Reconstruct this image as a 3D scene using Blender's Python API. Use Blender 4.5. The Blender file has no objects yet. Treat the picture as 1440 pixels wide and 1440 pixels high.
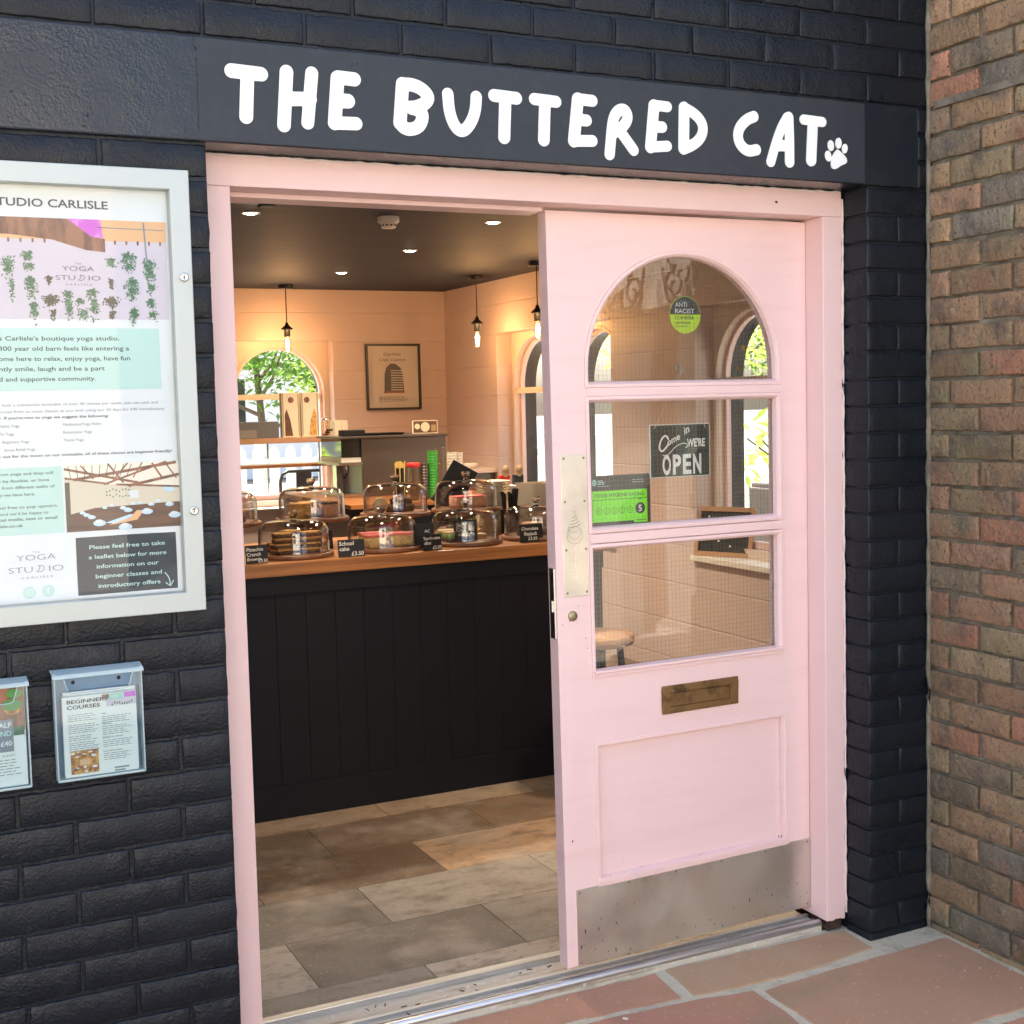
import bpy, bmesh, math, random
import numpy as np
from mathutils import Vector, Matrix, noise
R = math.radians
random.seed(7); rng = np.random.default_rng(7)
SC = bpy.context.scene
COL = SC.collection
# ------------------------------------------------------------------ camera
def cam_rows(yaw, pit, rol):
    cy, sy, cp, sp = math.cos(yaw), math.sin(yaw), math.cos(pit), math.sin(pit)
    f = Vector((sy*cp, cy*cp, sp)); r = Vector((cy, -sy, 0)); u = r.cross(f)
    c, s = math.cos(rol), math.sin(rol)
    return c*r+s*u, -s*r+c*u, f
cd = bpy.data.cameras.new('camera'); cam = bpy.data.objects.new('camera', cd); COL.objects.link(cam)
cr, cu, cf = cam_rows(.452, -.074, -.024)
cam.matrix_world = Matrix(((cr.x, cu.x, -cf.x, -.675), (cr.y, cu.y, -cf.y, -2.854), (cr.z, cu.z, -cf.z, 1.529), (0, 0, 0, 1)))
cd.sensor_width = 36; cd.lens = 46.25; cd.shift_x = -.00324; cd.shift_y = -.00994
cd.clip_start = .05; cd.clip_end = 500
SC.camera = cam
# ------------------------------------------------------------------ world, sun, exposure
SUN_EL, SUN_AZ = R(60), R(-22)          # azimuth from +Y towards +X
W = bpy.data.worlds.new('World'); SC.world = W; W.use_nodes = True
nt = W.node_tree; nt.nodes.clear()
sky = nt.nodes.new('ShaderNodeTexSky'); sky.sky_type = 'NISHITA'; sky.sun_disc = False
sky.sun_elevation = SUN_EL; sky.sun_rotation = SUN_AZ; sky.dust_density = 4.0; sky.air_density = .8; sky.ozone_density = .35
bg = nt.nodes.new('ShaderNodeBackground'); bg.inputs['Strength'].default_value = .15
wo = nt.nodes.new('ShaderNodeOutputWorld')
nt.links.new(sky.outputs[0], bg.inputs[0]); nt.links.new(bg.outputs[0], wo.inputs[0])
sl = bpy.data.lights.new('sun', 'SUN'); sl.energy = 5.0; sl.angle = R(.5); sl.color = (1, .95, .87)
so = bpy.data.objects.new('sun', sl); COL.objects.link(so)
sd = Vector((math.sin(SUN_AZ)*math.cos(SUN_EL), math.cos(SUN_AZ)*math.cos(SUN_EL), math.sin(SUN_EL)))
so.rotation_euler = sd.to_track_quat('Z', 'Y').to_euler(); so.location = (0, 0, 20)
VS = SC.view_settings
VS.view_transform = 'Standard'; VS.look = 'None'; VS.gamma = 1; VS.use_curve_mapping = False
VS.exposure = 2.25
try:
    SC.cycles.max_bounces = 12; SC.cycles.transparent_max_bounces = 40; SC.cycles.glossy_bounces = 6
except Exception: pass
LAMP = .52            # interior lamp gain
# ------------------------------------------------------------------ materials
MATS = {}
def mat(name, col=(.5, .5, .5), rough=.5, metal=0., spec=.5, bump=None, var=None, attr=None, coat=0, rvar=None, emit=None, coord='Object', trans=0):
    """bump: list of (scale, strength, distance); var: list of (scale, colour, lo, hi) mixes; attr: use face colour attribute"""
    m = bpy.data.materials.new(name); m.use_nodes = True; MATS[name] = m
    n = m.node_tree.nodes; l = m.node_tree.links; b = n['Principled BSDF']
    b.inputs['Base Color'].default_value = (*col, 1); b.inputs['Roughness'].default_value = rough
    b.inputs['Metallic'].default_value = metal; b.inputs['Specular IOR Level'].default_value = spec
    b.inputs['Coat Weight'].default_value = coat; b.inputs['Transmission Weight'].default_value = trans
    tc = n.new('ShaderNodeTexCoord'); cur = None
    if attr:
        a = n.new('ShaderNodeAttribute'); a.attribute_name = attr; cur = a.outputs['Color']
    for (sc, c2, lo, hi) in (var or []):
        t = n.new('ShaderNodeTexNoise'); t.inputs['Scale'].default_value = sc if not isinstance(sc, tuple) else 1; t.inputs['Detail'].default_value = 6; t.inputs['Roughness'].default_value = .62
        if isinstance(sc, tuple):
            mp = n.new('ShaderNodeMapping'); mp.inputs['Scale'].default_value = sc; l.new(tc.outputs[coord], mp.inputs[0]); l.new(mp.outputs[0], t.inputs[0])
        else: l.new(tc.outputs[coord], t.inputs[0])
        r = n.new('ShaderNodeMapRange'); r.inputs[1].default_value = lo; r.inputs[2].default_value = hi; l.new(t.outputs[0], r.inputs[0])
        mx = n.new('ShaderNodeMix'); mx.data_type = 'RGBA'; l.new(r.outputs[0], mx.inputs[0])
        if cur is None: mx.inputs[6].default_value = (*col, 1)
        else: l.new(cur, mx.inputs[6])
        mx.inputs[7].default_value = (*c2, 1); cur = mx.outputs[2]
    if cur is not None: l.new(cur, b.inputs['Base Color'])
    if rvar:
        t = n.new('ShaderNodeTexNoise'); t.inputs['Scale'].default_value = rvar[0]; t.inputs['Detail'].default_value = 4; l.new(tc.outputs[coord], t.inputs[0])
        r = n.new('ShaderNodeMapRange'); r.inputs[1].default_value = .35; r.inputs[2].default_value = .65; r.inputs[3].default_value = rvar[1]; r.inputs[4].default_value = rvar[2]
        l.new(t.outputs[0], r.inputs[0]); l.new(r.outputs[0], b.inputs['Roughness'])
    prev = None
    for (sc, st, di) in (bump or []):
        t = n.new('ShaderNodeTexNoise'); t.inputs['Scale'].default_value = sc; t.inputs['Detail'].default_value = 5; l.new(tc.outputs[coord], t.inputs[0])
        bp = n.new('ShaderNodeBump'); bp.inputs['Strength'].default_value = st; bp.inputs['Distance'].default_value = di
        l.new(t.outputs[0], bp.inputs['Height'])
        if prev is not None: l.new(prev, bp.inputs['Normal'])
        prev = bp.outputs[0]
    if prev is not None: l.new(prev, b.inputs['Normal'])
    if emit: b.inputs['Emission Color'].default_value = (*emit[0], 1); b.inputs['Emission Strength'].default_value = emit[1]
    return m
def thin_glass(name, tint=(.97, .985, .98), f=1.0, rough=.0):
    m = bpy.data.materials.new(name); m.use_nodes = True; MATS[name] = m
    n = m.node_tree.nodes; l = m.node_tree.links; n.clear()
    o = n.new('ShaderNodeOutputMaterial'); mx = n.new('ShaderNodeMixShader'); t = n.new('ShaderNodeBsdfTransparent'); g = n.new('ShaderNodeBsdfGlossy')
    t.inputs[0].default_value = (*tint, 1); g.inputs['Roughness'].default_value = rough
    fr = n.new('ShaderNodeFresnel'); ge = n.new('ShaderNodeNewGeometry'); mr = n.new('ShaderNodeMapRange'); mr.inputs[3].default_value = 1.5; mr.inputs[4].default_value = 1/1.5; l.new(ge.outputs['Backfacing'], mr.inputs[0]); l.new(mr.outputs[0], fr.inputs[0])
    mu = n.new('ShaderNodeMath'); mu.operation = 'MULTIPLY'; mu.use_clamp = True; mu.inputs[1].default_value = f
    l.new(fr.outputs[0], mu.inputs[0]); l.new(mu.outputs[0], mx.inputs[0]); l.new(t.outputs[0], mx.inputs[1]); l.new(g.outputs[0], mx.inputs[2]); l.new(mx.outputs[0], o.inputs[0])
    return m
def emis(name, col, s):
    m = bpy.data.materials.new(name); m.use_nodes = True; MATS[name] = m
    n = m.node_tree.nodes; n.clear(); o = n.new('ShaderNodeOutputMaterial'); e = n.new('ShaderNodeEmission')
    e.inputs[0].default_value = (*col, 1); e.inputs[1].default_value = s; m.node_tree.links.new(e.outputs[0], o.inputs[0]); return m
def wall_blocks(name, col, swap, rough=.55):
    """painted blockwork: horizontal courses 225 mm, coordinates taken from position"""
    m = mat(name, col, rough, bump=[(60, .15, .004)], var=[(1.5, tuple(c*.93 for c in col), .45, .7)])
    n = m.node_tree.nodes; l = m.node_tree.links; b = n['Principled BSDF']
    g = n.new('ShaderNodeNewGeometry'); s = n.new('ShaderNodeSeparateXYZ'); c = n.new('ShaderNodeCombineXYZ'); l.new(g.outputs['Position'], s.inputs[0])
    l.new(s.outputs[swap], c.inputs[0]); l.new(s.outputs[2], c.inputs[1])
    ad = n.new('ShaderNodeVectorMath'); ad.operation = 'ADD'; ad.inputs[1].default_value = (0, .13, 0); l.new(c.outputs[0], ad.inputs[0])
    br = n.new('ShaderNodeTexBrick'); br.inputs['Scale'].default_value = 1; br.inputs['Mortar Size'].default_value = .006; br.inputs['Brick Width'].default_value = 9; br.inputs['Row Height'].default_value = .215; br.inputs['Mortar Smooth'].default_value = .6
    l.new(ad.outputs[0], br.inputs[0])
    bp = n.new('ShaderNodeBump'); bp.invert = True; bp.inputs['Strength'].default_value = .6; bp.inputs['Distance'].default_value = .005
    l.new(br.outputs['Fac'], bp.inputs['Height']); old = b.inputs['Normal'].links[0].from_socket; l.new(old, bp.inputs['Normal']); l.new(bp.outputs[0], b.inputs['Normal'])
    return m
NAVY = (.0070, .0104, .0148)
mat('navy_masonry', NAVY, .40, bump=[(38, .28, .006), (150, .7, .0028)], rvar=(5, .24, .48), spec=.3)
mat('navy_lintel_gloss', (.0075, .0125, .019), .25, bump=[(22, .2, .006), (150, .4, .0022)], rvar=(6, .16, .34))
mat('navy_lintel_matt', (.016, .022, .029), .55, bump=[(40, .25, .004), (200, .2, .002)], var=[(25, (.024, .031, .039), .5, .8)])
mat('white_sign_paint', (.80, .83, .80), .5, bump=[(140, .3, .002)])
mat('pink_paint', (.82, .60, .575), .36, bump=[(24, .08, .004), (150, .12, .0012)], rvar=(6, .3, .44), var=[((1.3, 1.3, .6), (.80, .58, .555), .45, .8), (55, (.60, .44, .41), .70, .76), ((2.5, 2.5, 26), (.77, .545, .52), .5, .8)])
mat('pink_frame_paint', (.80, .575, .55), .38, bump=[(20, .15, .005), (120, .25, .002)], rvar=(7, .3, .45), var=[(3.0, (.74, .52, .48), .5, .85)])
mat('rotten_wood', (.035, .02, .014), .9, bump=[(80, .8, .006)], var=[(60, (.12, .06, .04), .55, .7)])
mat('brick_face', (.2, .13, .09), .88, attr='tone', bump=[(55, 1.0, .008), (200, 1.0, .003)], var=[(7, (.27, .125, .08), .58, .74), (5.5, (.10, .10, .092), .56, .72), (9, (.07, .06, .05), .5, .74), (45, (.29, .22, .155), .55, .78), (4, (.20, .19, .10), .52, .76), (110, (.06, .048, .035), .57, .68), (26, (.36, .32, .26), .64, .78)])
mat('lime_mortar', (.22, .195, .145), .95, bump=[(120, .8, .004)], var=[(12, (.11, .095, .07), .40, .62), (5, (.2, .22, .09), .6, .78), (3, (.40, .38, .30), .58, .72)])
mat('sandstone_flag', (.42, .21, .13), .82, attr='tone', bump=[(16, .25, .006), (180, .35, .002)], var=[(5, (.36, .21, .12), .48, .72), (60, (.56, .38, .27), .6, .75), (2.2, (.25, .20, .115), .58, .75), (190, (.12, .08, .06), .68, .75)])
mat('joint_mortar', (.48, .445, .33), .95, bump=[(60, .7, .006)], var=[(10, (.26, .26, .19), .5, .72), (90, (.5, .49, .42), .55, .7)])
mat('earth', (.2, .18, .15), .95, bump=[(10, .3, .02)])
mat('grit', (.62, .6, .52), .9)
mat('aluminium', (.62, .63, .63), .36, .9, bump=[(90, .1, .001)], var=[((2, 40, 40), (.36, .34, .29), .5, .75)])
mat('threshold_paint', (.52, .47, .38), .7, bump=[(60, .4, .002)], var=[((4, 25, 25), (.22, .18, .12), .52, .68), (50, (.66, .62, .54), .55, .7)])
mat('steel_plate', (.70, .66, .58), .36, .9, bump=[(8, .05, .004), (260, .06, .0006)], rvar=(5, .27, .46), var=[(130, (.30, .27, .22), .68, .76), (3, (.46, .44, .39), .5, .75)])
mat('screw_metal', (.35, .28, .2), .4, .9)
mat('etch', (.30, .27, .22), .6, .6)
mat('brass_aged', (.28, .17, .075), .42, .85, bump=[(60, .3, .001)], var=[(22, (.11, .07, .035), .48, .65), (70, (.2, .22, .16), .62, .72)])
mat('lock_brass', (.38, .31, .18), .4, .8)
mat('wire', (.24, .21, .165), .5, .5)
mat('case_alu', (.43, .475, .46), .42, .4, bump=[(200, .05, .0005)])
mat('lock_chrome', (.6, .6, .58), .25, 1)
mat('paper', (.68, .71, .71), .6); mat('paper_cream', (.76, .77, .70), .6)
mat('ink', (.045, .06, .07), .6); mat('ink_grey', (.22, .24, .26), .6); mat('ink_mint', (.46, .66, .60), .6); mat('ink_mint_deep', (.33, .60, .50), .6)
mat('ink_navy', (.022, .032, .042), .5); mat('print_lilac', (.58, .52, .58), .6); mat('print_beam', (.30, .13, .07), .6, var=[((30, 30, 8), (.14, .06, .035), .45, .6)])
mat('print_orange', (.72, .42, .2), .6); mat('print_magenta', (.55, .10, .55), .6, var=[(25, (.75, .35, .7), .5, .65)])
mat('print_leaf', (.06, .14, .06), .6, var=[(60, (.12, .22, .12), .45, .6)]); mat('print_leaf_brown', (.09, .08, .04), .6)
mat('print_floor', (.16, .075, .04), .6, var=[((6, 6, 60), (.09, .045, .03), .4, .6)]); mat('print_wall', (.62, .55, .42), .6); mat('print_sky', (.78, .72, .6), .6); mat('print_blue', (.50, .66, .76), .6); mat('print_green', (.08, .25, .05), .6); mat('print_amber', (.65, .33, .06), .6, var=[(70, (.28, .09, .03), .42, .6)])
thin_glass('glass_door', (.95, .965, .94), 2.5); thin_glass('glass_case', (.96, .98, .975), .8); thin_glass('glass_window', (.96, .97, .96), 1.0); thin_glass('glass_dome', (.992, .992, .985), 2.4, .03)
def milky(name, col, f):
    m = thin_glass(name, (.93, .96, .98), 1.5, .05); n = m.node_tree.nodes; l = m.node_tree.links; o = [q for q in n if q.type == 'OUTPUT_MATERIAL'][0]
    src = o.inputs[0].links[0].from_socket; d = n.new('ShaderNodeBsdfDiffuse'); d.inputs[0].default_value = (*col, 1); mx = n.new('ShaderNodeMixShader'); mx.inputs[0].default_value = f
    l.new(src, mx.inputs[1]); l.new(d.outputs[0], mx.inputs[2]); l.new(mx.outputs[0], o.inputs[0])
milky('acrylic_blue', (.26, .42, .60), .55); milky('acrylic_edge', (.55, .68, .68), .6)
thin_glass('acrylic', (.80, .90, .93), 2.0, .04); thin_glass('glass_bulb', (1, .95, .85), 1.5)
mat('knob_glass', (.95, .95, .9), .03, trans=1.0)
wall_blocks('wall_pink_y', (.60, .47, .425), 0); wall_blocks('wall_pink_x', (.60, .47, .425), 1)
mat('cream_paint', (.70, .58, .49), .5, bump=[(60, .1, .002)]); mat('cream_light', (.80, .76, .68), .5)
mat('window_pink', (.78, .56, .53), .45)
mat('grey_panel', (.16, .165, .165), .6)
mat('ceiling_dark', (.016, .023, .040), .62, spec=.25, bump=[((8), .3, .01)], var=[((1.0, 14, 1), (.028, .033, .044), .45, .65)])  # paler streaks put the ceiling's sheen into its colour
mat('floor_tile', (.3, .26, .22), .42, attr='tone', bump=[(60, .2, .002)], var=[((7, 16, 7), (.12, .092, .068), .5, .72), (34, (.16, .125, .095), .54, .70), (3, (.33, .275, .22), .5, .75), (75, (.40, .35, .29), .60, .72), (160, (.07, .055, .04), .66, .74)], rvar=(8, .32, .55))
mat('tile_gap', (.05, .042, .035), .9)
mat('counter_black', (.004, .0055, .009), .6, spec=.3, bump=[(90, .1, .001)])
mat('worktop_wood', (.44, .18, .055), .36, bump=[(60, .1, .001)], var=[((2, 60, 60), (.26, .095, .03), .42, .66)])
mat('board_wood', (.24, .10, .045), .45, var=[((4, 50, 50), (.15, .06, .028), .42, .62)])
mat('chalkboard', (.012, .013, .014), .55); mat('chalk', (.85, .84, .78), .9)
mat('black_metal', (.012, .012, .013), .42); mat('black_plastic', (.010, .010, .012), .55, spec=.3); mat('white_plastic', (.78, .76, .7), .4)
mat('steel_appliance', (.17, .155, .145), .36, .75, bump=[(150, .04, .0005)])
mat('screen_glass', (.02, .024, .02), .06, spec=.8)
mat('cake_dark', (.085, .036, .018), .75, bump=[(120, .7, .004)], var=[(70, (.24, .13, .06), .5, .66)]); mat('cake_gold', (.72, .40, .12), .8, bump=[(110, .7, .004)], var=[(60, (.24, .11, .04), .48, .65)])
mat('cake_sponge', (.80, .56, .24), .85, bump=[(160, .6, .003)], var=[(80, (.46, .26, .10), .5, .68)]); mat('icing_pink', (.88, .20, .19), .4, bump=[(50, .3, .004)], var=[(90, (.85, .6, .5), .62, .7)])
mat('icing_cream', (.68, .52, .30), .5, bump=[(70, .4, .003)]); mat('icing_green', (.22, .40, .08), .6, bump=[(120, .7, .004)]); mat('cake_peach', (.62, .33, .20), .7, bump=[(90, .5, .003)]); mat('caramel', (.62, .30, .08), .35)
mat('poster_white', (.60, .52, .47), .5); mat('poster_grey', (.10, .09, .085), .6); mat('ceramic', (.78, .74, .62), .22); mat('ceramic_cream', (.62, .55, .44), .3)
mat('red_plastic', (.62, .035, .03), .4); mat('green_plastic', (.05, .42, .05), .35); mat('straw_yellow', (.72, .55, .16), .6); mat('pink_card', (.55, .16, .20), .6); mat('kraft', (.42, .28, .15), .8); mat('cream_card', (.76, .70, .52), .7); mat('grey_card', (.14, .135, .13), .6); mat('lamp_grey_card', (.25, .22, .2), .6)
mat('lime_sticker', (.42, .62, .03), .5); mat('rating_green', (.20, .80, .005), .45); mat('rating_black', (.008, .012, .010), .4); mat('sticker_grey', (.045, .05, .048), .5); mat('sign_green', (.018, .036, .026), .42, var=[(30, (.03, .05, .035), .5, .7)]); mat('sign_white', (.78, .78, .74), .6, var=[(300, (.5, .5, .47), .6, .7)])
mat('string', (.62, .55, .42), .8)
mat('white_fence', (.8, .8, .78), .6); mat('bark', (.12, .085, .06), .9, bump=[(40, .8, .01)])
def leafmat(name, c):
    m = mat(name, c, .55); n = m.node_tree.nodes; l = m.node_tree.links; b = n['Principled BSDF']; o = n['Material Output']
    t = n.new('ShaderNodeBsdfTranslucent'); t.inputs[0].default_value = (c[0]*1.7, c[1]*1.7, c[2]*.8, 1); mx = n.new('ShaderNodeMixShader'); mx.inputs[0].default_value = .45
    l.new(b.outputs[0], mx.inputs[1]); l.new(t.outputs[0], mx.inputs[2]); l.new(mx.outputs[0], o.inputs[0])
leafmat('leaf_bright', (.34, .46, .13)); leafmat('leaf_mid', (.07, .15, .03)); leafmat('petal_purple', (.42, .07, .38)); leafmat('petal_pink', (.6, .2, .4))
mat('patio_stone', (.42, .38, .33), .85, bump=[(20, .3, .01)]); mat('white_cloth', (.82, .82, .8), .8); mat('pine', (.50, .27, .16), .6, var=[((3, 40, 40), (.42, .25, .1), .45, .65)]); mat('turquoise', (.08, .42, .45), .6); mat('yellow_fabric', (.62, .47, .05), .7)
mat('render_pale', (.74, .69, .60), .8, bump=[(30, .3, .006)]); mat('fascia_wood', (.80, .70, .58), .7, var=[((30, 3, 3), (.68, .58, .46), .45, .65)]); mat('iron', (.012, .010, .009), .5); mat('slate', (.10, .10, .11), .7); mat('lane_render', (.46, .43, .37), .8, bump=[(30, .3, .006)]); mat('dirt', (.05, .04, .03), .9); mat('caulk', (.74, .62, .58), .6, bump=[(90, .6, .003)]); mat('shade_block', (.06, .06, .06), .9)
emis('lamp_disc', (1, .80, .55), 45); emis('filament', (1, .50, .16), 60)
# ------------------------------------------------------------------ mesh helpers
class MB:
    def __init__(s): s.v = []; s.f = []; s.m = []; s.mats = []; s.sm = []; s.tone = None
    def mi(s, m):
        if m not in s.mats: s.mats.append(m)
        return s.mats.index(m)
    def add(s, vs, fs, m, smooth=False):
        o = len(s.v); s.v.extend([tuple(map(float, q)) for q in vs]); k = s.mi(m)
        for f in fs: s.f.append(tuple(i+o for i in f)); s.m.append(k); s.sm.append(smooth)
        return o
    def box(s, x0, x1, y0, y1, z0, z1, m):
        vs = [(x, y, z) for z in (z0, z1) for y in (y0, y1) for x in (x0, x1)]
        s.add(vs, [(0, 2, 3, 1), (4, 5, 7, 6), (0, 1, 5, 4), (2, 6, 7, 3), (0, 4, 6, 2), (1, 3, 7, 5)], m)
    def cbox(s, c, d, m, rz=0, rx=0, ry=0):
        M = Matrix.Rotation(rz, 3, 'Z') @ Matrix.Rotation(ry, 3, 'Y') @ Matrix.Rotation(rx, 3, 'X')
        vs = [Vector(c)+M @ Vector((x*d[0]/2, y*d[1]/2, z*d[2]/2)) for z in (-1, 1) for y in (-1, 1) for x in (-1, 1)]
        s.add(vs, [(0, 2, 3, 1), (4, 5, 7, 6), (0, 1, 5, 4), (2, 6, 7, 3), (0, 4, 6, 2), (1, 3, 7, 5)], m)
    def lathe(s, prof, m, c=(0, 0, 0), n=32, smooth=True, axis='z', cap=True):
        vs = []; fs = []
        for r, h in prof:
            for i in range(n):
                a = 2*math.pi*i/n; p = (r*math.cos(a), r*math.sin(a), h)
                if axis == 'y': p = (p[0], -p[2], p[1])
                if axis == 'x': p = (p[2], p[0], p[1])
                vs.append((p[0]+c[0], p[1]+c[1], p[2]+c[2]))
        for j in range(len(prof)-1):
            for i in range(n):
                k = (i+1) % n; fs.append((j*n+i, j*n+k, (j+1)*n+k, (j+1)*n+i))
        s.add(vs, fs, m, smooth)
        if cap:
            for j in (0, len(prof)-1):
                if prof[j][0] > 1e-4:
                    s.add([vs[j*n+i] for i in range(n)], [tuple(range(n)) if j else tuple(reversed(range(n)))], m)
    def tube(s, pts, r, m, n=8, closed=False, smooth=True):
        P = [Vector(p) for p in pts]; vs = []; fs = []; L = len(P)
        rr = r if hasattr(r, '__len__') else [r]*L
        up = Vector((0, 0, 1))
        for i, p in enumerate(P):
            d = (P[(i+1) % L]-P[i-1]) if closed else (P[min(i+1, L-1)]-P[max(i-1, 0)])
            d.normalize(); a = d.cross(up)
            if a.length < .05: a = d.cross(Vector((1, 0, 0)))
            a.normalize(); b = a.cross(d)
            for k in range(n):
                t = 2*math.pi*k/n; vs.append(p+(a*math.cos(t)+b*math.sin(t))*rr[i])
        for i in range(L if closed else L-1):
            j = (i+1) % L
            for k in range(n): q = (k+1) % n; fs.append((i*n+k, i*n+q, j*n+q, j*n+k))
        s.add(vs, fs, m, smooth)
        if not closed: s.add(vs[:n], [tuple(range(n))], m); s.add(vs[-n:], [tuple(range(n))], m)
    def prism(s, poly, d0, d1, m, plane='xz'):
        """polygon in (a,b), extruded along the third axis from d0 to d1"""
        def P(a, b, d): return {'xz': (a, d, b), 'yz': (d, a, b), 'xy': (a, b, d)}[plane]
        n = len(poly); vs = [P(a, b, d0) for a, b in poly]+[P(a, b, d1) for a, b in poly]
        s.add(vs, [tuple(range(n)), tuple(range(2*n-1, n-1, -1))]+[(i, i+n, (i+1) % n+n, (i+1) % n) for i in range(n)], m)
    def flat(s, poly, y, m):
        s.add([(a, y, b) for a, b in poly], [tuple(range(len(poly)))], m)
    def rect(s, x0, x1, z0, z1, y, m): s.flat([(x0, z0), (x1, z0), (x1, z1), (x0, z1)], y, m)
    def disc(s, x, z, r, y, m, n=32, rz=None): s.flat([(x+r*math.cos(2*math.pi*i/n), z+(rz or r)*math.sin(2*math.pi*i/n)) for i in range(n)], y, m)
    def ring(s, x, z, r0, r1, y, m, n=32, e=1.):
        vs = [(x+r*math.cos(2*math.pi*i/n), y, z+e*r*math.sin(2*math.pi*i/n)) for r in (r0, r1) for i in range(n)]
        s.add(vs, [(i, (i+1) % n, n+(i+1) % n, n+i) for i in range(n)], m)
    def stroke(s, pts, w, y, m):
        P = [Vector((a, b)) for a, b in pts]; vs = []
        for i, p in enumerate(P):
            d = P[min(i+1, len(P)-1)]-P[max(i-1, 0)]; d.normalize(); q = Vector((-d.y, d.x))*w/2
            vs += [(p.x+q.x, y, p.y+q.y), (p.x-q.x, y, p.y-q.y)]
        s.add(vs, [(2*i, 2*i+1, 2*i+3, 2*i+2) for i in range(len(P)-1)], m)
    def mapv(s, fn): s.v = [tuple(fn(*q)) for q in s.v]; return s
    def xf(s, M): s.v = [tuple(M @ Vector(q)) for q in s.v]; return s
    def build(s, name, parent=None, bevel=0, seg=2, weld=False):
        me = bpy.data.meshes.new(name); me.from_pydata(s.v, [], s.f)
        for m in s.mats: me.materials.append(MATS[m])
        me.polygons.foreach_set('material_index', s.m); me.polygons.foreach_set('use_smooth', s.sm)
        if s.tone is not None:
            a = me.attributes.new('tone', 'FLOAT_COLOR', 'FACE'); a.data.foreach_set('color', np.array(s.tone, dtype=np.float32).ravel())
        me.update()
        if weld or bevel:
            bm = bmesh.new(); bm.from_mesh(me); bmesh.ops.remove_doubles(bm, verts=bm.verts, dist=1e-5); bmesh.ops.recalc_face_normals(bm, faces=bm.faces); bm.to_mesh(me); bm.free()
        o = bpy.data.objects.new(name, me); COL.objects.link(o)
        if parent: o.parent = parent
        if bevel:
            b = o.modifiers.new('bevel', 'BEVEL'); b.width = bevel; b.segments = seg; b.limit_method = 'ANGLE'; b.angle_limit = R(35)
        return o
def tag(o, label, cat, group=None):
    o['label'] = label; o['category'] = cat
    if group: o['group'] = group
    return o
def thing(name, label, cat, loc=(0, 0, 0), rz=0, group=None):
    o = bpy.data.objects.new(name, None); COL.objects.link(o); o.location = loc; o.rotation_euler = (0, 0, rz); o.empty_display_size = .05
    return tag(o, label, cat, group)
def struct(o, kind='structure'): o['kind'] = kind; return o
def dup(root, loc, label=None, rz=None, group=None):
    r = root.copy(); COL.objects.link(r); r.location = loc
    if rz is not None: r.rotation_euler = (0, 0, rz)
    if label: r['label'] = label
    if group: r['group'] = group
    for ch in list(root.children):
        c = ch.copy(); COL.objects.link(c); c.parent = r
        for g in list(ch.children):
            d = g.copy(); COL.objects.link(d); d.parent = c
    return r
_tc = {}
def text(mb, s, x, z, h, y, m, w=None, align='l', bold=0., shear=0., rot=0.):
    """s with cap height h, baseline z; w = total width to fit"""
    key = (s, bold, shear)
    if key not in _tc:
        c = bpy.data.curves.new('t', 'FONT'); c.body = s; c.size = 1; c.offset = bold; c.shear = shear; c.resolution_u = 3
        o = bpy.data.objects.new('t', c); me = bpy.data.meshes.new_from_object(o)
        _tc[key] = ([tuple(v.co) for v in me.vertices], [tuple(p.vertices) for p in me.polygons])
        bpy.data.objects.remove(o); bpy.data.curves.remove(c); bpy.data.meshes.remove(me)
    vs, fs = _tc[key]
    if not vs: return
    xs = [v[0] for v in vs]; x0, x1 = min(xs), max(xs); k = h/.729; kx = k
    if w: kx = w/(x1-x0)
    W_ = (x1-x0)*kx; ox = {'l': 0, 'c': -W_/2, 'r': -W_}[align]; c, sn = math.cos(rot), math.sin(rot)
    out = []
    for v in vs:
        a, b = (v[0]-x0)*kx+ox, v[1]*k; out.append((x+a*c-b*sn, y, z+a*sn+b*c))
    mb.add(out, fs, m)
def lines(mb, x0, x1, z, n, dz, h, y, m, ragged=.25):
    """rows of print too small to read"""
    for i in range(n):
        x = x0; e = x1-(x1-x0)*ragged*random.random()
        while x < e:
            wd = random.uniform(2.2, 6)*h; wd = min(wd, e-x)
            if wd < h: break
            mb.rect(x, x+wd, z-i*dz, z-i*dz+h*.55, y, m); x += wd+h*.8
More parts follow.
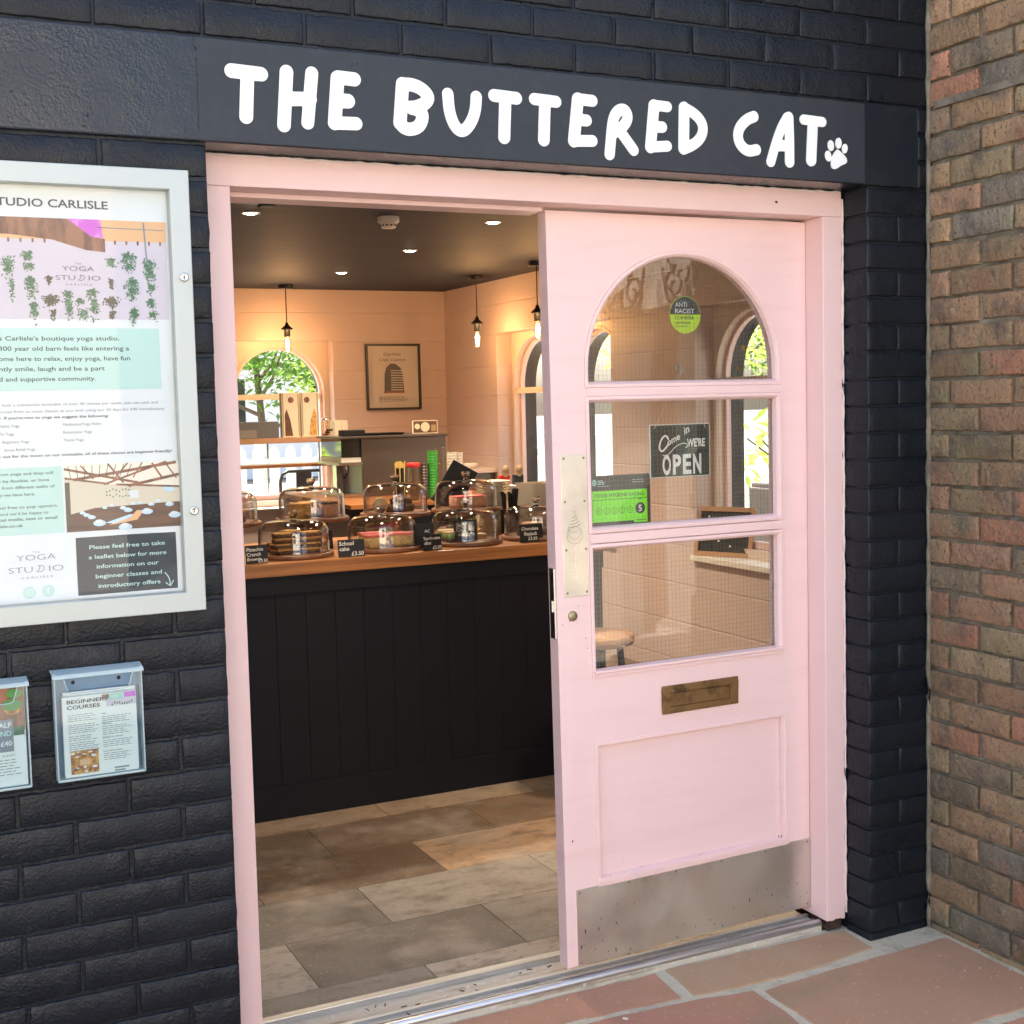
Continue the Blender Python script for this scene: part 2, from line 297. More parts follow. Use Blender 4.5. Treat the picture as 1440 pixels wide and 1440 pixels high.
def sdf_mesh(strokes, polys, step, y0, y1, m, pad=.02):
    """union of round strokes [(r,[(x,z)..])] and polygons as one clean raised outline (marching squares)"""
    P = [p for r, s in strokes for p in s]+[p for q in polys for p in q]; rm = max([r for r, s in strokes]+[0])+pad
    x0 = min(p[0] for p in P)-rm; x1 = max(p[0] for p in P)+rm; z0 = min(p[1] for p in P)-rm; z1 = max(p[1] for p in P)+rm
    nx, nz = int((x1-x0)/step)+2, int((z1-z0)/step)+2
    X, Z = np.meshgrid(x0+step*np.arange(nx), z0+step*np.arange(nz), indexing='ij'); D = np.full(X.shape, 1e3)
    def sd(a, b):
        ax, az = a; bx, bz = b; dx, dz = bx-ax, bz-az; L = dx*dx+dz*dz+1e-12
        t = np.clip(((X-ax)*dx+(Z-az)*dz)/L, 0, 1); return np.hypot(X-ax-t*dx, Z-az-t*dz)
    for r, s in strokes:
        s = smooth2(s) if len(s) > 2 else s
        for a, b in zip(s[:-1], s[1:]): D = np.minimum(D, sd(a, b)-r)
    for q in polys:
        d = np.full(X.shape, 1e3); ins = np.zeros(X.shape, bool)
        for a, b in zip(q, q[1:]+q[:1]):
            d = np.minimum(d, sd(a, b)); c = (a[1] > Z) != (b[1] > Z)
            with np.errstate(divide='ignore', invalid='ignore'): xi = (b[0]-a[0])*(Z-a[1])/(b[1]-a[1]+1e-15)+a[0]
            ins ^= c & (X < xi)
        D = np.minimum(D, np.where(ins, -d, d))
    mb = MB(); vid = {}; vs = []; fs = []; side = []
    def V(key, x, z):
        if key not in vid: vid[key] = len(vs); vs.append((x, z))
        return vid[key]
    for i in range(nx-1):
        for j in range(nz-1):
            c = [(i, j), (i+1, j), (i+1, j+1), (i, j+1)]; d = [D[q] for q in c]
            if min(d) > 0: continue
            poly = []; cut = []
            for k in range(4):
                a, b = c[k], c[(k+1) % 4]; da, db = d[k], d[(k+1) % 4]
                if da <= 0: poly.append(V(('v', a), X[a], Z[a]))
                if (da <= 0) != (db <= 0):
                    t = da/(da-db); e = ('e',)+tuple(sorted((a, b)))
                    v = V(e, X[a]+(X[b]-X[a])*t, Z[a]+(Z[b]-Z[a])*t); poly.append(v); cut.append((v, da <= 0))
            if len(poly) > 2: fs.append(tuple(poly))
            if len(cut) == 2:
                a, b = (cut[0][0], cut[1][0]) if cut[0][1] else (cut[1][0], cut[0][0]); side.append((a, b))
    n = len(vs); V3 = [(a, y0, b) for a, b in vs]+[(a, y1, b) for a, b in vs]
    mb.add(V3, fs+[(a, b, b+n, a+n) for a, b in side], m); return mb
def smooth2(s, it=2):
    for _ in range(it):
        q = [s[0]]
        for a, b in zip(s[:-1], s[1:]): q += [(a[0]*.75+b[0]*.25, a[1]*.75+b[1]*.25), (a[0]*.25+b[0]*.75, a[1]*.25+b[1]*.75)]
        s = q+[s[-1]]
    return s
# rounded, slightly irregular bricks -----------------------------------------------------------
def nz(x, y, z, s): return noise.noise(Vector((x*s, y*s, z*s)))
def brick(mb, a0, a1, z0, z1, P, m, back=.03, r=.006, amp=.0022, tone=None, step=.017):
    """P(a,b,d)->xyz with d the depth behind the face"""
    na = max(3, int((a1-a0)/step)); nb = max(3, int((z1-z0)/step))
    def par(lo, hi, n):
        ins = [lo+r+(hi-lo-2*r)*i/(n-1) for i in range(n)]
        return [lo, lo, lo+r*.3]+ins+[hi-r*.3, hi, hi]
    A = par(a0, a1, na); B = par(z0, z1, nb)
    da = [3, 2, 1]+[0]*na+[1, 2, 3]; db = [3, 2, 1]+[0]*nb+[1, 2, 3]
    dep = [0, r*.3, r, back]; s0 = random.random()*50; off = random.uniform(-.0016, .0016); tl = random.uniform(-.01, .01)
    vs = []; NB = len(B)
    for i, a in enumerate(A):
        for j, b in enumerate(B):
            k = max(da[i], db[j]); d = dep[k]
            if k == 1 and da[i] == 1 and db[j] == 1: d = r*.55
            q = P(a, b, 0); n1 = nz(q[0]+s0, q[1], q[2], 30); n2 = nz(q[0], q[1]+s0, q[2], 95)
            dd = d+off+tl*(a-(a0+a1)/2)-(n1*amp+n2*amp*.6)
            ja = nz(q[0]+9, q[1]+s0, q[2], 40)*.0022; jb = nz(q[0]+s0, q[1]+5, q[2], 55)*.0026
            vs.append(P(a+ja, b+jb, dd))
    fs = []
    for i in range(len(A)-1):
        for j in range(NB-1): fs.append((i*NB+j, (i+1)*NB+j, (i+1)*NB+j+1, i*NB+j+1))
    mb.add(vs, fs, m, True)
    if tone is not None: mb.tone += [tone]*len(fs)
LETTERS = [(0.0153,[(0.055,2.255),(0.119,2.253)]),(0.0148,[(0.089,2.248),(0.083,2.16)]),(0.0149,[(0.176,2.263),(0.166,2.148)]),(0.0144,[(0.233,2.265),(0.22,2.157)]),(0.0153,[(0.173,2.205),(0.227,2.209)]),(0.0156,[(0.292,2.26),(0.282,2.161)]),(0.0152,[(0.293,2.261),(0.331,2.26)]),(0.0158,[(0.289,2.21),(0.315,2.211)]),(0.0145,[(0.282,2.161),(0.332,2.163)]),(0.0157,[(0.446,2.259),(0.437,2.172)]),(0.015,[(0.446,2.259),(0.472,2.26),(0.496,2.251),(0.511,2.234),(0.497,2.217),(0.467,2.207)]),(0.0148,[(0.467,2.209),(0.492,2.2),(0.493,2.185),(0.483,2.166),(0.46,2.158),(0.443,2.163),(0.437,2.175)]),(0.014,[(0.557,2.246),(0.559,2.211),(0.567,2.184),(0.578,2.168),(0.591,2.163),(0.605,2.173),(0.619,2.194),(0.627,2.219),(0.629,2.245)]),(0.0147,[(0.675,2.252),(0.733,2.25)]),(0.0154,[(0.704,2.247),(0.699,2.157)]),(0.0141,[(0.781,2.252),(0.839,2.25)]),(0.0152,[(0.809,2.246),(0.804,2.158)]),(0.0158,[(0.899,2.261),(0.886,2.161)]),(0.0141,[(0.9,2.261),(0.939,2.26)]),(0.0141,[(0.896,2.212),(0.922,2.212)]),(0.014,[(0.886,2.161),(0.937,2.164)]),(0.0141,[(0.985,2.135),(0.991,2.186),(0.997,2.224),(1.013,2.245),(1.032,2.246),(1.04,2.227),(1.027,2.206),(1.002,2.19)]),(0.0138,[(1.016,2.193),(1.054,2.149)]),(0.0154,[(1.115,2.262),(1.103,2.16)]),(0.0132,[(1.116,2.263),(1.154,2.262)]),(0.014,[(1.111,2.21),(1.138,2.211)]),(0.0134,[(1.103,2.16),(1.152,2.165)]),(0.0156,[(1.204,2.263),(1.201,2.163)]),(0.0139,[(1.204,2.263),(1.232,2.253),(1.255,2.235),(1.262,2.214),(1.252,2.19),(1.228,2.172),(1.201,2.161)]),(0.0145,[(1.418,2.257),(1.395,2.248),(1.373,2.227),(1.366,2.203),(1.376,2.18),(1.399,2.167),(1.425,2.173)]),(0.0137,[(1.471,2.145),(1.487,2.191),(1.505,2.233),(1.525,2.262)]),(0.0148,[(1.53,2.263),(1.532,2.21),(1.532,2.148)]),(0.0146,[(1.495,2.188),(1.531,2.19)]),(0.0132,[(1.579,2.261),(1.641,2.259)]),(0.0164,[(1.609,2.254),(1.603,2.157)])]
# ================================================================== SETTING
def jit_poly(x0, x1, y0, y1, amp=.006, step=.05, f=9., seed=0):
    pts = []
    def seg(ax, ay, bx, by):
        L = math.hypot(bx-ax, by-ay); n = max(2, int(L/step))
        for i in range(n):
            t = i/n; x, y = ax+(bx-ax)*t, ay+(by-ay)*t
            pts.append((x+nz(x, y, seed, f)*amp, y+nz(x, y, seed+7, f)*amp))
    c = [(x0, y0), (x1, y0), (x1, y1), (x0, y1)] if not isinstance(x0, list) else x0
    for a, b in zip(c, c[1:]+c[:1]): seg(*a, *b)
    return pts
g = MB(); g.add([(-150, -150, -.07), (150, -150, -.07), (150, 150, -.07), (-150, 150, -.07)], [(0, 1, 2, 3)], 'earth'); struct(g.build('ground'))
g = MB(); g.box(-5, 4.6, -9, .128, -.05, -.0232, 'joint_mortar'); struct(g.build('mortar_bed'))
pv = MB(); pv.tone = []
FL = [[(-.5, -.03), (.33, -.02), (.33, .118), (-.5, .118)], [(.36, -.045), (.81, -.022), (1.135, -.05), (1.158, .118), (.36, .118)],
      [(1.172, -.055), (1.31, -.068), (1.53, -.07), (1.775, -.04), (1.785, .098), (1.19, .118)],
      [(.42, -.72), (1.30, -.70), (1.315, -.30), (1.325, -.098), (1.15, -.070), (.9, -.050), (.42, -.066)],
      [(1.337, -.505), (2.0, -.512), (2.004, -.085), (1.80, -.092), (1.40, -.108), (1.345, -.118)],
      [(1.32, -1.15), (1.98, -1.15), (1.985, -.548), (1.32, -.535)], [(-.55, -.7), (.385, -.72), (.385, -.07), (-.55, -.055)]]
y = -.75
while y > -8.8:
    h = random.uniform(.4, .62); x = -4.9+random.random()*.4
    while x < 4.5:
        w = random.uniform(.55, .95); x1 = min(x+w-.03, 4.5); y1 = y-h+.03
        if not (x1 > 1.27 and x < 2.35 and y > -1.2):
            if x < 2.0 < x1 and y > -.9: x1 = 1.98
            if not (2.0 <= x < 2.3 and y > -.9): FL.append([(x, y1), (x1, y1), (x1, y), (x, y)])
        x += w
    y -= h
for x in np.arange(-4.9, -.6, .8): FL.append([(float(x), -.72), (float(x)+.76, -.72), (float(x)+.76, .09), (float(x), .09)])
for i, q in enumerate(FL):
    p = jit_poly(q, 0, 0, 0, amp=.0065 if i < 7 else .006, step=.03 if i < 7 else .1, f=14, seed=i)
    n0 = len(pv.f); dz = random.uniform(-.002, .002) if i != 2 else .001
    pv.prism(p, -.045, -.020+dz, 'sandstone_flag', 'xy')
    t = random.uniform(.9, 1.12); c = (.21, .205, .195) if q[0][1] < -1.2 or q[0][0] < -.6 else [(.39, .235, .145), (.39, .205, .13), (.37, .19, .125), (.36, .18, .12)][i % 4] if i != 2 else (.41, .28, .165)  # far unseen flags made dark grey so their bounce light stays neutral
    pv.tone += [(c[0]*t, c[1]*t, c[2]*t, 1)]*(len(pv.f)-n0)
struct(pv.build('paving', bevel=.004, seg=2))
gr = MB()
for i in range(46):
    x = random.uniform(.6, 2.0); yy = random.uniform(-.55, .1) if x < 1.75 else random.uniform(-.55, -.02); s = random.uniform(.0008, .0026)*(3 if random.random() < .12 else 1)
    if random.random() < .35: x = 2.0-abs(random.gauss(0, .05)); yy = random.uniform(-.6, -.02)
    gr.cbox((x, yy, -.0185), (s*1.8, s, .002), 'grit', rz=random.random()*3)
struct(gr.build('paint_flakes'), 'stuff')
# patio beyond the shop
g = MB(); g.box(-9, 14, 7.0, 22, -.06, -.03, 'patio_stone'); g.box(3.8, 14, -1, 7.0, -.06, -.03, 'patio_stone'); struct(g.build('patio'))
# ------------------------------------------------------------------ the shop building
B = thing('shop_building', 'navy painted brick cafe with pink door and white hand lettered sign', 'shop', (0, 0, 0))
P = lambda a, b, d: (a, d, b)
fb = MB()
for k in range(29):
    zt = 2.1-.075*k-.0038; zb = zt-.0674; x = -.004
    first = .1045 if k % 2 else .217
    while x > -1.4:
        brick(fb, x-first+.0005, x, zb, zt, P, 'navy_masonry', back=.1 if x > -.01 else .02, r=.0034, amp=.0024); x -= first+.008; first = .217
    if k % 2: spans = [(1.803, 1.9065), (1.9125, 2.016)]
    else: spans = [(1.803, 2.016)]
    for i, (a, b) in enumerate(spans): brick(fb, a, b, zb, zt, P, 'navy_masonry', back=.1 if i == 0 else .02, r=.0038, amp=.0026)
for j in range(9):
    zb = 2.329+.075*j; x = -1.35-(.1125 if j % 2 else 0)
    while x < 2.0:
        brick(fb, x+.004, min(x+.221, 2.017), zb, zb+.067, P, 'navy_masonry', back=.02, r=.0034, amp=.0024); x += .225
for k in range(3): brick(fb, 1.985, 2.017, 2.105+.075*k, 2.17+.075*k, P, 'navy_masonry', back=.02)
brk = fb.build('brickwork', B)
wl = MB()
wl.box(-4.2, -.004, .0048, .30, -.06, 2.105, 'navy_masonry'); wl.box(1.809, 3.72, .0048, .30, -.06, 2.105, 'navy_masonry')
wl.box(-4.2, 3.72, .0052, .1, 2.105, 7.6, 'navy_masonry'); wl.box(-4.2, 3.72, .1, .30, 2.1, 7.6, 'navy_masonry')  # unseen upper wall, height set so its shadow covers the lane
wl.box(-4.2, 2.0, -.004, .0045, 3.02, 7.6, 'navy_masonry'); wl.box(-4.2, -1.42, -.004, .0044, -.06, 3.0, 'navy_masonry')
wl.build('wall', B)
ln = MB(); ln.box(-1.40, 1.978, -.008, .0995, 2.103, 2.322, 'navy_lintel_gloss')
lin = ln.build('lintel', B, bevel=.004)
mp = MB()
pol = [(-.048, 2.106), (1.786, 2.106), (1.7865, 2.2), (1.786, 2.3185), (-.022, 2.3185), (-.024, 2.30), (-.018, 2.297), (-.0185, 2.2), (-.019, 2.128), (-.048, 2.126)]
mp.prism(pol, -.0102, -.0081, 'navy_lintel_matt')
for i in range(46):
    x = random.uniform(-.4, 1.95); zz = random.uniform(2.115, 2.315); r = random.uniform(.0009, .0028)
    mp.lathe([(r, .0006), (r*.5, .0), (r*.1, -.0001)], 'black_plastic', (x, -.0106 if -.02 < x < 1.786 else -.0086, zz), n=8, axis='y')
mp.build('painted_panel', lin)
s = sdf_mesh(LETTERS, [], .0026, -.0125, -.0095, 'white_sign_paint'); s.build('lettering', lin)
PAD = [(1.691, 2.191), (1.707, 2.182), (1.724, 2.168), (1.723, 2.155), (1.701, 2.148), (1.69, 2.139), (1.675, 2.137), (1.668, 2.146), (1.67, 2.165), (1.68, 2.182)]
def ell(x, z, a, b, t, n=16): return [(x+a*math.cos(u)*math.cos(t)-b*math.sin(u)*math.sin(t), z+a*math.cos(u)*math.sin(t)+b*math.sin(u)*math.cos(t)) for u in [2*math.pi*i/n for i in range(n)]]
s = sdf_mesh([], [smooth2(PAD+PAD[:1])[:-1], ell(1.660, 2.171, .0105, .0145, .25), ell(1.669, 2.199, .0105, .0145, .1), ell(1.695, 2.207, .0105, .0145, -.05), ell(1.716, 2.194, .0095, .013, -.2)], .0018, -.0125, -.0095, 'white_sign_paint', pad=.02)
s.build('paw_print', lin)
# door frame
fr = MB()
fr.box(.003, .07, .10, .25, -.012, 2.03, 'pink_frame_paint'); fr.box(.003, 1.797, .10, .25, 2.0302, 2.0975, 'pink_frame_paint')
zs = [.012+.012*nz(i*.6, 3, 1, 1) for i in range(9)]
fr.prism([(1.7305+.0666*i/8, .002+zs[i]*.9) for i in range(9)]+[(1.797, 2.03), (1.7305, 2.03)], .10, .25, 'pink_frame_paint')
fr.box(.0702, .083, .172, .25, -.012, 2.018, 'pink_frame_paint'); fr.box(.0702, .893, .172, .25, 2.0181, 2.03, 'pink_frame_paint')
fo = fr.build('door_frame', B, bevel=.0025)
ck = MB()
for xx in (1.7985, .0015): ck.tube([(xx+.0025*nz(i*.7, xx, 0, 1), .0985+.002*nz(i*.5, 9, xx, 1), .03+.0205*i) for i in range(101)], [.0035+.0028*nz(i*.9, xx, 4, 1) for i in range(101)], 'caulk', n=6)
ck.tube([(.002+.0179*i, .0985, 2.098+.003*nz(i*.6, 2, 2, 1)) for i in range(101)], [.003+.0025*nz(i*.8, 1, 4, 1) for i in range(101)], 'caulk', n=6)
ck.cbox((1.572, .0992, 2.062), (.007, .002, .005), 'black_plastic', ry=.4); ck.build('sealant', fo)
rw = MB(); rw.box(1.742, 1.792, .112, .2, -.02, .02, 'rotten_wood'); rw.build('rotten_foot', fo)
# ---- door leaf (slightly sprung at the lower latch corner)
def tw(x, y, z):
    u = min(max((1.73-x)/.83, 0), 1); v = 1-min(max(z/2.02, 0), 1); return (x, y-.035*u*v, z)
X0, X1, ZB, ZT, Y0, Y1 = .9005, 1.7285, .035, 2.0225, .175, .219
GL, GR, AC, AR, ZS = 1.0135, 1.6255, 1.3195, .306, 1.613
d = MB(); pk = 'pink_paint'
d.box(X0, GL, Y0, Y1, ZB, ZT, pk); d.box(GR, X1, Y0, Y1, ZB, ZT, pk)
d.box(GL, GR, Y0+.004, Y1, 1.532, 1.580, pk); d.box(GL, GR, Y0+.004, Y1, 1.143, 1.197, pk); d.box(GL, GR, Y0, Y1, .614, .813, pk)
d.box(GL, GR, Y0+.012, Y1-.012, .25, .614, pk); d.box(GL, GR, Y0, Y1, ZB, .25, pk)
n = 28
for yy in (Y0, Y1):
    vs = []
    for i in range(n+1):
        t = math.pi*i/n; x = AC+AR*math.cos(t); vs += [(x, yy, ZS+AR*math.sin(t)), (x, yy, ZT)]
    d.add(vs, [(2*i, 2*i+1, 2*i+3, 2*i+2) for i in range(n)], pk)
vs = []
for i in range(n+1):
    t = math.pi*i/n; x, zz = AC+AR*math.cos(t), ZS+AR*math.sin(t); vs += [(x, Y0, zz), (x, Y1, zz)]
d.add(vs, [(2*i, 2*i+1, 2*i+3, 2*i+2) for i in range(n)], pk, True); d.box(GL, GR, Y0+.001, Y1, ZT-.0005, ZT, pk)
for i in range(16):
    x_, z_ = random.choice([(random.uniform(.903, .935), random.uniform(.04, 1.0)), (random.uniform(.91, 1.72), random.uniform(.245, .30)), (random.uniform(1.0, 1.65), random.uniform(.255, .275)), (random.uniform(.92, 1.01), random.uniform(.88, 1.0))]); r_ = random.uniform(.0006, .0018)
    d.disc(x_, z_, r_, Y0-.0032, 'dirt', 7, r_*random.choice([1, 1, 2.5]))
door = d.mapv(tw).build('door', B)
# glazing beads
bd = MB()
def bead(path, w, prof):      # prof: list of (inset towards the glass, y)
    L = len(path); vs = []
    for i in range(L):
        a = Vector(path[i-1]); b = Vector(path[i]); c = Vector(path[(i+1) % L]); d1 = (b-a).normalized(); d2 = (c-b).normalized()
        n1 = Vector((-d1.y, d1.x)); n2 = Vector((-d2.y, d2.x)); nn = (n1+n2).normalized(); k = 1/max(.4, nn.dot(n1))
        for ins, yy in prof: q = b+nn*ins*k; vs.append((q.x, yy, q.y))
    m = len(prof); bd.add(vs, [(i*m+j, ((i+1) % L)*m+j, ((i+1) % L)*m+j+1, i*m+j+1) for i in range(L) for j in range(m-1)], pk)
arch = [(GL, 1.580), (GR, 1.580)]+[(AC+AR*math.cos(math.pi*i/32), ZS+AR*math.sin(math.pi*i/32)) for i in range(33)]
def rectp(a, b, c, e): return [(a, c), (b, c), (b, e), (a, e)]
PR = [(-.013, Y0-.0005), (-.0125, Y0-.005), (-.004, Y0-.0055), (-.001, Y0-.001), (.002, Y0+.004), (.004, Y0+.019)]
for pth in (arch, rectp(GL, GR, 1.197, 1.532), rectp(GL, GR, .813, 1.143)): bead(pth, 0, PR)
bead(rectp(GL, GR+.01, .25, .614), 0, [(-.014, Y0-.0005), (-.013, Y0-.003), (-.003, Y0-.003), (0, Y0+.002), (.004, Y0+.0115)])
for (z0, z1) in ((1.545, 1.567), (1.158, 1.182)): bd.box(GL-.008, GR+.008, Y0-.004, Y0+.006, z0, z1, pk)
bd.prism([(Y0-.010, .819), (Y0-.010, .812), (Y0+.006, .806), (Y0+.012, .822)], GL-.01, GR+.01, pk, 'yz')
bd.prism([(Y0-.006, .258), (Y0-.006, .247), (Y0+.006, .243), (Y0+.0115, .262)], GL-.01, GR+.014, pk, 'yz')
bd.mapv(tw).build('glazing_bead', door, bevel=.001)
GY = .197
for nm, pth in (('arched_glass_pane', arch), ('glass_pane', rectp(GL, GR, 1.197, 1.532)), ('glass_pane', rectp(GL, GR, .813, 1.143))):
    q = MB(); q.flat([(a, b) for a, b in pth], GY, 'glass_door'); gp = q.mapv(tw).build(nm, door)
    w = MB(); zl = min(b for a, b in pth); zh = max(b for a, b in pth); pitch = .01275; t = .00035
    x = GL+.006
    while x < GR:
        top = zh if nm == 'glass_pane' else ZS+math.sqrt(max(0, AR*AR-(x-AC)**2))
        w.box(x-t/2, x+t/2, GY+.0012, GY+.0017, zl, top, 'wire'); x += pitch
    zz = zl+.007
    while zz < zh:
        hw = (GR-GL)/2 if nm == 'glass_pane' or zz < ZS else math.sqrt(max(0, AR*AR-(zz-ZS)**2))
        w.box(AC-hw, AC+hw, GY+.0004, GY+.0009, zz-t/2, zz+t/2, 'wire'); zz += pitch
    w.mapv(tw).build('wire_mesh', door)
def screws(mb, pts, yy, r=.0042, m='screw_metal'):
    for x, zz in pts:
        mb.lathe([(r, .0), (r*.85, .0012), (r*.3, .0016), (0.0005, .001)], m, (x, yy, zz), n=12, axis='y'); mb.cbox((x, yy-.0016, zz), (r*1.3, .0004, r*.3), 'wire', ry=random.random()*3)
q = MB(); q.box(.933, 1.7283, Y0-.0022, Y0-.0002, .036, .2415, 'steel_plate')
for i in range(46):
    x_ = random.uniform(.94, 1.72); z_ = .05+abs(random.gauss(0, .07)); r_ = random.uniform(.0008, .0022)
    if z_ < .225: q.disc(x_, z_, r_, Y0-.0026, 'dirt', 8, r_*random.choice([1, 1, 1.5, 4]))
kp = q.mapv(tw).build('kick_plate', door, bevel=.0006)

for pt in [(.942+i*.155, .232) for i in range(6)]+[(.942+i*.155, .046) for i in range(6)]: q = MB(); screws(q, [pt], Y0-.0022, .0034); q.mapv(tw).build('screw', door)
q = MB(); q.box(.9215, 1.0005, Y0-.0020, Y0-.0002, 1.022, 1.395, 'steel_plate'); pp = q.mapv(tw).build('push_plate', door, bevel=.001)
for pt in [(x, zz) for x in (.932, .991) for zz in (1.385, 1.272, 1.146, 1.033)]: q = MB(); screws(q, [pt], Y0-.0020, .0035); q.mapv(tw).build('screw', door)
q = MB(); cx, cz = .958, 1.196
q.ring(cx, cz-.012, .0235, .0225, Y0-.0026, 'etch', 28)
q.stroke([(cx-.016, cz+.004), (cx-.0165, cz-.012), (cx-.008, cz-.022), (cx+.008, cz-.022), (cx+.0165, cz-.012), (cx+.016, cz+.004), (cx+.008, cz-.004), (cx-.008, cz-.004), (cx-.016, cz+.004)], .001, Y0-.0028, 'etch')
for i in range(4):
    w_ = .019-.0045*i; zz = cz+.013+.0085*i
    q.stroke([(cx-w_, zz-.003), (cx-w_*.5, zz-.0055), (cx+w_*.4, zz-.002), (cx+w_, zz+.004)], .0016, Y0-.0027, 'etch')
q.stroke([(cx-.004, cz+.045), (cx+.001, cz+.052), (cx+.006, cz+.046)], .0012, Y0-.0027, 'etch'); q.mapv(tw).build('etched_mark', pp)
q = MB()
for a, b, c, e in ((1.218, 1.472, .733, .752), (1.218, 1.472, .675, .693), (1.218, 1.245, .693, .733), (1.445, 1.472, .693, .733)): q.box(a, b, Y0-.007, Y0-.0005, c, e, 'brass_aged')
lp = q.mapv(tw).build('letter_plate', door, bevel=.0012)
q = MB(); q.box(1.2455, 1.4445, Y0-.003, Y0-.0003, .6935, .7325, 'brass_aged'); q.tube([(1.247, Y0-.0045, .7295), (1.443, Y0-.0045, .7295)], .0022, 'brass_aged'); q.mapv(tw).build('flap', lp, bevel=.0008)
q = MB(); q.lathe([(.0135, -.001), (.0135, .004), (.012, .0055), (.0005, .0055)], 'lock_brass', (.9455, Y0, .972), n=24, axis='y'); q.mapv(tw).build('blanked_lock', door)
q = MB(); q.box(.8945, .9005, .178, .204, .915, 1.10, 'lock_chrome'); q.cbox((.893, .19, 1.0), (.006, .012, .03), 'lock_chrome'); q.mapv(tw).build('latch_plate', door, bevel=.001)
# threshold
q = MB()
q.box(.0835, 1.7303, .124, .305, -.045, -.004, 'threshold_paint'); q.box(.0702, .0833, .124, .171, -.045, -.004, 'threshold_paint')
q.tube([(.0705, .134, -.001), (1.7300, .134, -.001)], .0115, 'aluminium', n=14); q.box(.0837, 1.7300, .278, .306, -.004, .0125, 'aluminium'); q.box(.0837, 1.7300, .185, .197, -.004, .006, 'aluminium'); q.box(.0837, 1.7300, .157, .160, -.004, .003, 'aluminium')
for i in range(30): q.cbox((random.uniform(.1, 1.7), random.uniform(.15, .27), -.0035), (random.uniform(.004, .02), random.uniform(.002, .005), .002), 'rotten_wood', rz=random.random()*3)
q.build('threshold', B, bevel=.0015)
# door closer arm inside the head
q = MB(); q.cbox((.155, .345, 2.035), (.13, .02, .006), 'aluminium', rz=.1); q.cbox((.222, .35, 2.037), (.035, .04, .022), 'black_metal'); q.cbox((.268, .37, 2.046), (.10, .018, .006), 'aluminium', rz=.35); q.build('door_closer', B, bevel=.002)
# ---- rooms behind: windows, walls
def pbox(mb, a0, a1, b0, b1, z0, z1, F, m):
    vs = [F(a, b, z) for z in (z0, z1) for b in (b0, b1) for a in (a0, a1)]
    mb.add(vs, [(0, 2, 3, 1), (4, 5, 7, 6), (0, 1, 5, 4), (2, 6, 7, 3), (0, 4, 6, 2), (1, 3, 7, 5)], m)
def arch_panel(mb, a0, a1, z0, z1, ac, r, zs, zb, b0, b1, F, m, n=28, sides=True):
    if sides: pbox(mb, a0, ac-r, b0, b1, z0, z1, F, m); pbox(mb, ac+r, a1, b0, b1, z0, z1, F, m)
    if zb > z0: pbox(mb, ac-r, ac+r, b0, b1, z0, zb, F, m)
    for bb in (b0, b1):
        vs = []
        for i in range(n+1): t = math.pi*i/n; a = ac+r*math.cos(t); vs += [F(a, bb, zs+r*math.sin(t)), F(a, bb, z1)]
        mb.add(vs, [(2*i, 2*i+1, 2*i+3, 2*i+2) for i in range(n)], m)
    vs = []
    for i in range(n+1): t = math.pi*i/n; a, zz = ac+r*math.cos(t), zs+r*math.sin(t); vs += [F(a, b0, zz), F(a, b1, zz)]
    mb.add(vs, [(2*i, 2*i+1, 2*i+3, 2*i+2) for i in range(n)], m, True)
def arch_frame(mb, ac, r0, r1, zs, zb, b0, b1, F, m, n=28):
    """bar following the arch and both jambs"""
    def pth(r): return [(ac+r, zb)]+[(ac+r*math.cos(math.pi*i/n), zs+r*math.sin(math.pi*i/n)) for i in range(n+1)]+[(ac-r, zb)]
    A, C = pth(r0), pth(r1); L = len(A); vs = []
    for (a, z), (c, e) in zip(A, C): vs += [F(a, b0, z), F(c, b0, e), F(c, b1, e), F(a, b1, z)]
    mb.add(vs, [(4*i+j, 4*i+(j+1) % 4, 4*(i+1)+(j+1) % 4, 4*(i+1)+j) for i in range(L-1) for j in range(4)], m)
FR = lambda a, b, z: (3.3+b, a, z)
FB = lambda a, b, z: (a, 6.5+b, z)
HW, ZTOP, RR, ZSP = .378, 2.03, .338, 1.65
